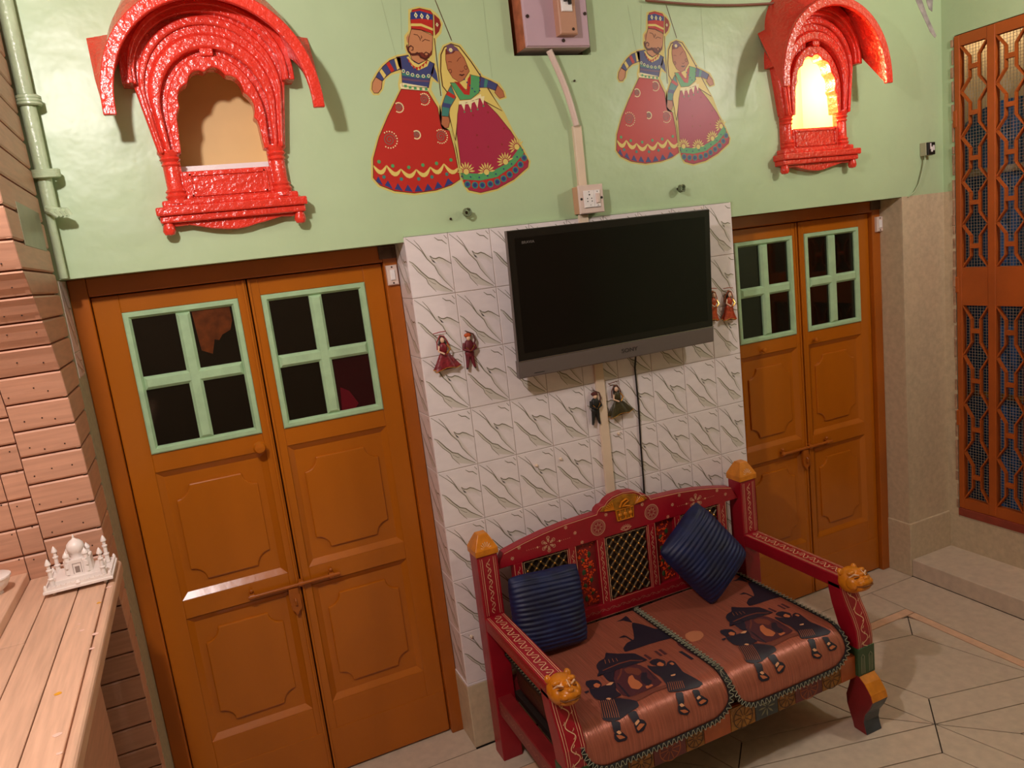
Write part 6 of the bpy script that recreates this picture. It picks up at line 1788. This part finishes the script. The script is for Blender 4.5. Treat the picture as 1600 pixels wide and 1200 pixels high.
for a in (-1, 1):
    for b in (-1, 1):
        G().lathe([(0, 0), (0.006, 0), (0.006, 0.010), (0.008, 0.011), (0.0075, 0.014), (0.005, 0.019), (0.001, 0.024), (0, 0.027)], (TX + a * 0.021, TY + b * 0.021, TZ + 0.066), 10).build('small_dome', M_WHITEM, tj, smooth=True)
        G().lathe([(0, 0), (0.0062, 0), (0.0055, 0.020), (0.0075, 0.021), (0.0075, 0.024), (0.005, 0.025), (0.0046, 0.042), (0.0068, 0.043), (0.0068, 0.046), (0.0042, 0.047), (0.004, 0.057), (0.007, 0.058), (0.0068, 0.061), (0.0035, 0.069), (0.001, 0.073), (0, 0.074)], (TX + a * 0.056, TY + b * 0.050, TZ + 0.018), 10).build('minaret', M_WHITEM, tj, smooth=True)
vz = thing('stone_bowl', 'white marble bowl cut off by the left edge, on the raised shelf board', 'bowl', (-1.235, -0.33, SZ + 0.022))
G().lathe([(0, 0), (0.022, 0), (0.020, 0.006), (0.032, 0.016), (0.040, 0.030), (0.042, 0.042), (0.038, 0.043), (0.034, 0.030), (0.0, 0.016)], (-1.240, -0.34, SZ + 0.022), 20).build('body', M_WHITEM, vz, smooth=True)
G().lathe([(0.041, 0), (0.0445, 0.002), (0.0445, 0.006), (0.041, 0.008)], (-1.240, -0.34, SZ + 0.060), 20).build('rim', M_WHITEM, vz, smooth=True)

# ================================================================== IRON GRILLE DOOR
gd = sroot('door_3', 'orange iron grille door with wire mesh in the right wall', 'door', (XW, -0.48, GZ0))
G().box(XW - 0.006, XW + 0.10, GY1, GY0, GZ0, GZ0 + 0.040).build('red_threshold', M_REDTH, gd, bevel=0.003)
gx0, gx1 = XW - 0.004, XW + 0.030
YS = [(-0.048, -0.074)]
y = -0.074
ops = []
for k in range(5):
    ops.append((y, y - 0.122))
    YS.append((y - 0.122, y - 0.158))
    y -= 0.158
for a, b in YS:
    G().box(gx0, gx1, b, a, GZ0 + 0.042, GZ1 - 0.004).build('stile', M_GRILLE, gd, bevel=0.003)
zt0, zt1, zm0, zm1, zb = GZ1 - 0.004, GZ1 - 0.050, 1.475, 1.301, 0.355
for a, b in ops:
    G().box(gx0 + 0.0015, gx1, b, a, zt1, zt0).build('top_rail', M_GRILLE, gd)
    G().box(gx0 + 0.0015, gx1, b, a, zm1, zm0).build('lock_plate', M_GRILLE, gd)
    G().box(gx0 + 0.0015, gx1, b, a, GZ0 + 0.042, zb).build('bottom_rail', M_GRILLE, gd)
def bar(pts, w=0.016):
    """flat iron bar bent in the y-z plane"""
    g = G()
    for (ya, za), (yb, zb_) in zip(pts, pts[1:]):
        d = Vector((0, yb - ya, zb_ - za))
        n = Vector((0, -d.z, d.y)).normalized() * 0.003
        x0, x1 = gx0 + 0.003, gx0 + 0.003 + w
        vs = []
        for xx in (x0, x1):
            for p in ((ya, za), (yb, zb_)):
                for sg in (-1, 1):
                    vs.append((xx, p[0] + n.y * sg, p[1] + n.z * sg))
        g.add(vs, [(0, 1, 3, 2), (4, 6, 7, 5), (0, 2, 6, 4), (1, 5, 7, 3), (0, 4, 5, 1), (2, 3, 7, 6)])
    return g
for a, b in ops[:4]:
    c = (a + b) / 2
    for (z0, z1, n) in ((zm0, zt1, 5), (zb, zm1, 4)):
        h = (z1 - z0) / n
        for k in range(n):
            za, zc = z0 + k * h, z0 + (k + 1) * h
            for e, q in ((a, 0.021), (b, -0.021)):
                bar([(e, za), (c + q, za + 0.27 * h), (c + q, zc - 0.27 * h), (e, zc)], 0.018).build('bent_bar', M_GRILLE, gd)
            G().box(gx0 + 0.001, gx0 + 0.018, c - 0.023, c + 0.023, (za + zc) / 2 - 0.010, (za + zc) / 2 + 0.010).build('cross_piece', M_GRILLE, gd)
g = G()
pit = 0.0135
zz = zb
xm_ = gx1 - 0.006
while zz < zt1:
    if not (zm1 < zz < zm0):
        g.box(xm_, xm_ + 0.0016, ops[-1][1], ops[0][0], zz - 0.0007, zz + 0.0007)
    zz += pit
yy = ops[0][0]
while yy > ops[-1][1]:
    g.box(xm_ + 0.0016, xm_ + 0.003, yy - 0.0007, yy + 0.0007, zb, zt1)
    yy -= pit
me_ = g.build('wire_mesh', M_MESH, gd); me_['kind'] = 'stuff'
for z in (0.72, 1.36, 2.1):
    G().box(gx0 - 0.003, gx0 + 0.012, -0.060, -0.040, z, z + 0.075).build('hinge', M_GRILLE, gd, bevel=0.004)

# beyond the grille: a dim yard with blue tarpaulins and a pale rail
yd = struct(G().box(3.75, 3.85, -2.6, 1.2, 0.0, 3.2).build('wall_yard', mat('yard_wall_paint', 'B59A6E', 0.7, var=0.15, scale=4)), 'dim ochre yard wall seen through the grille', 'wall')
struct(G().box(2.75, 3.85, -2.6, 1.2, -0.08, 0.0).build('floor_yard', M_GROUT), 'dark yard floor behind the grille', 'floor')
struct(G().box(2.75, 3.85, 1.2, 1.3, 0.0, 3.2).build('wall_yard_end', mat('yard_end_paint', '7A6A50', 0.8, var=0.2, scale=4)), 'brown end wall of the dim yard behind the grille', 'wall')
def sheet(label, x, y0, y1, z0, ztop, ph):
    g = G()
    g.grid(lambda a, b: (x + 0.03 * math.sin(a * 14 + ph) + 0.015 * math.sin(b * 9), y0 + (y1 - y0) * a, z0 + (ztop(a) - z0) * b), 30, 24)
    tag(g.build('tarpaulin', M_TARP, None, smooth=True, solid=0.006), label, 'tarpaulin', 'blue tarpaulins behind the grille')
sheet('blue tarpaulin with a rounded top hanging behind the grille', 3.05, 0.50, -0.60, 0.002, lambda a: 1.93 + 0.30 * math.sin(math.pi * min(1, a * 1.05)), 0)
sheet('darker blue tarpaulin corner hanging behind the grille near the hinges', 3.25, 0.75, 0.45, 0.002, lambda a: 1.7 - 0.2 * a, 2)
rl = thing('yard_rail', 'pale horizontal rail crossing behind the grille', 'rail', (2.98, -0.3, 1.9))
G().tube([(2.98, 0.6, 1.90), (2.98, -1.2, 1.90)], 0.018, 10).build('bar', mat('pale_rail_paint', 'CDB49A', 0.5), rl, smooth=True)
for yq in (0.55, -1.15):
    G().tube([(2.98, yq, 0.0), (2.98, yq, 1.9)], 0.016, 8).build('post', M_MESH, rl, smooth=True)
rl = thing('yard_rail', 'low ochre rail crossing behind the grille', 'rail', (2.92, -0.3, 0.8))
G().tube([(2.92, 0.6, 0.80), (2.92, -1.2, 0.80)], 0.016, 10).build('bar', M_YELD, rl, smooth=True)
for yq in (0.6, -1.2):
    G().tube([(2.92, yq, 0.0), (2.92, yq, 0.8)], 0.014, 8).build('post', M_MESH, rl, smooth=True)

yl = thing('added_yard_lamp', 'added fill bulb on the yard wall behind the grille', 'lamp', (3.70, 0.55, 2.9))  # invented bulb, added to brighten the yard and mesh behind the grille
G().ell((3.66, 0.55, 2.9), 0.04, 12, 10).build('bulb', M_BULB, yl, smooth=True)
G().lathe([(0, 0), (0.025, 0), (0.025, 0.04), (0, 0.04)], (3.70, 0.55, 2.9), 10, axis='x').build('holder', M_WHITEP, yl)
ld = bpy.data.lights.new('yard_fill_light', 'POINT')
ld.energy = 12.0; ld.color = (1.0, 0.82, 0.62); ld.shadow_soft_size = 0.05
lo = bpy.data.objects.new('yard_fill_light', ld); COL.objects.link(lo); lo.parent = yl; lo.location = (-0.12, 0, 0)

# ================================================================== CEILING LAMPS (above the frame)
for (p, wt, col, lab) in ((LAMP_A, LAMP_A_W, (1.0, 0.90, 0.89), 'white pendant bulb hanging over the shelf side of the room'), (LAMP_B, LAMP_B_W, (1.0, 0.87, 0.83), 'warm pendant bulb hanging near the grille door')):
    t = thing('ceiling_lamp', lab, 'lamp', p)
    G().tube([(p[0], p[1], p[2] + 0.08), (p[0], p[1], CEIL)], 0.004, 6).build('cord', M_BLACK, t)
    G().lathe([(0, 0), (0.02, 0), (0.022, 0.03), (0.016, 0.05), (0, 0.05)], (p[0], p[1], p[2] + 0.045), 12).build('holder', M_WHITEP, t, smooth=True)
    G().ell(p, (0.04, 0.04, 0.05), 16, 12).build('bulb', M_BULB, t, smooth=True)
    ld = bpy.data.lights.new('bulb_light', 'POINT')
    ld.energy = wt; ld.color = col; ld.shadow_soft_size = 0.045
    lo = bpy.data.objects.new('bulb_light', ld); COL.objects.link(lo); lo.parent = t; lo.location = (0, 0, -0.10)
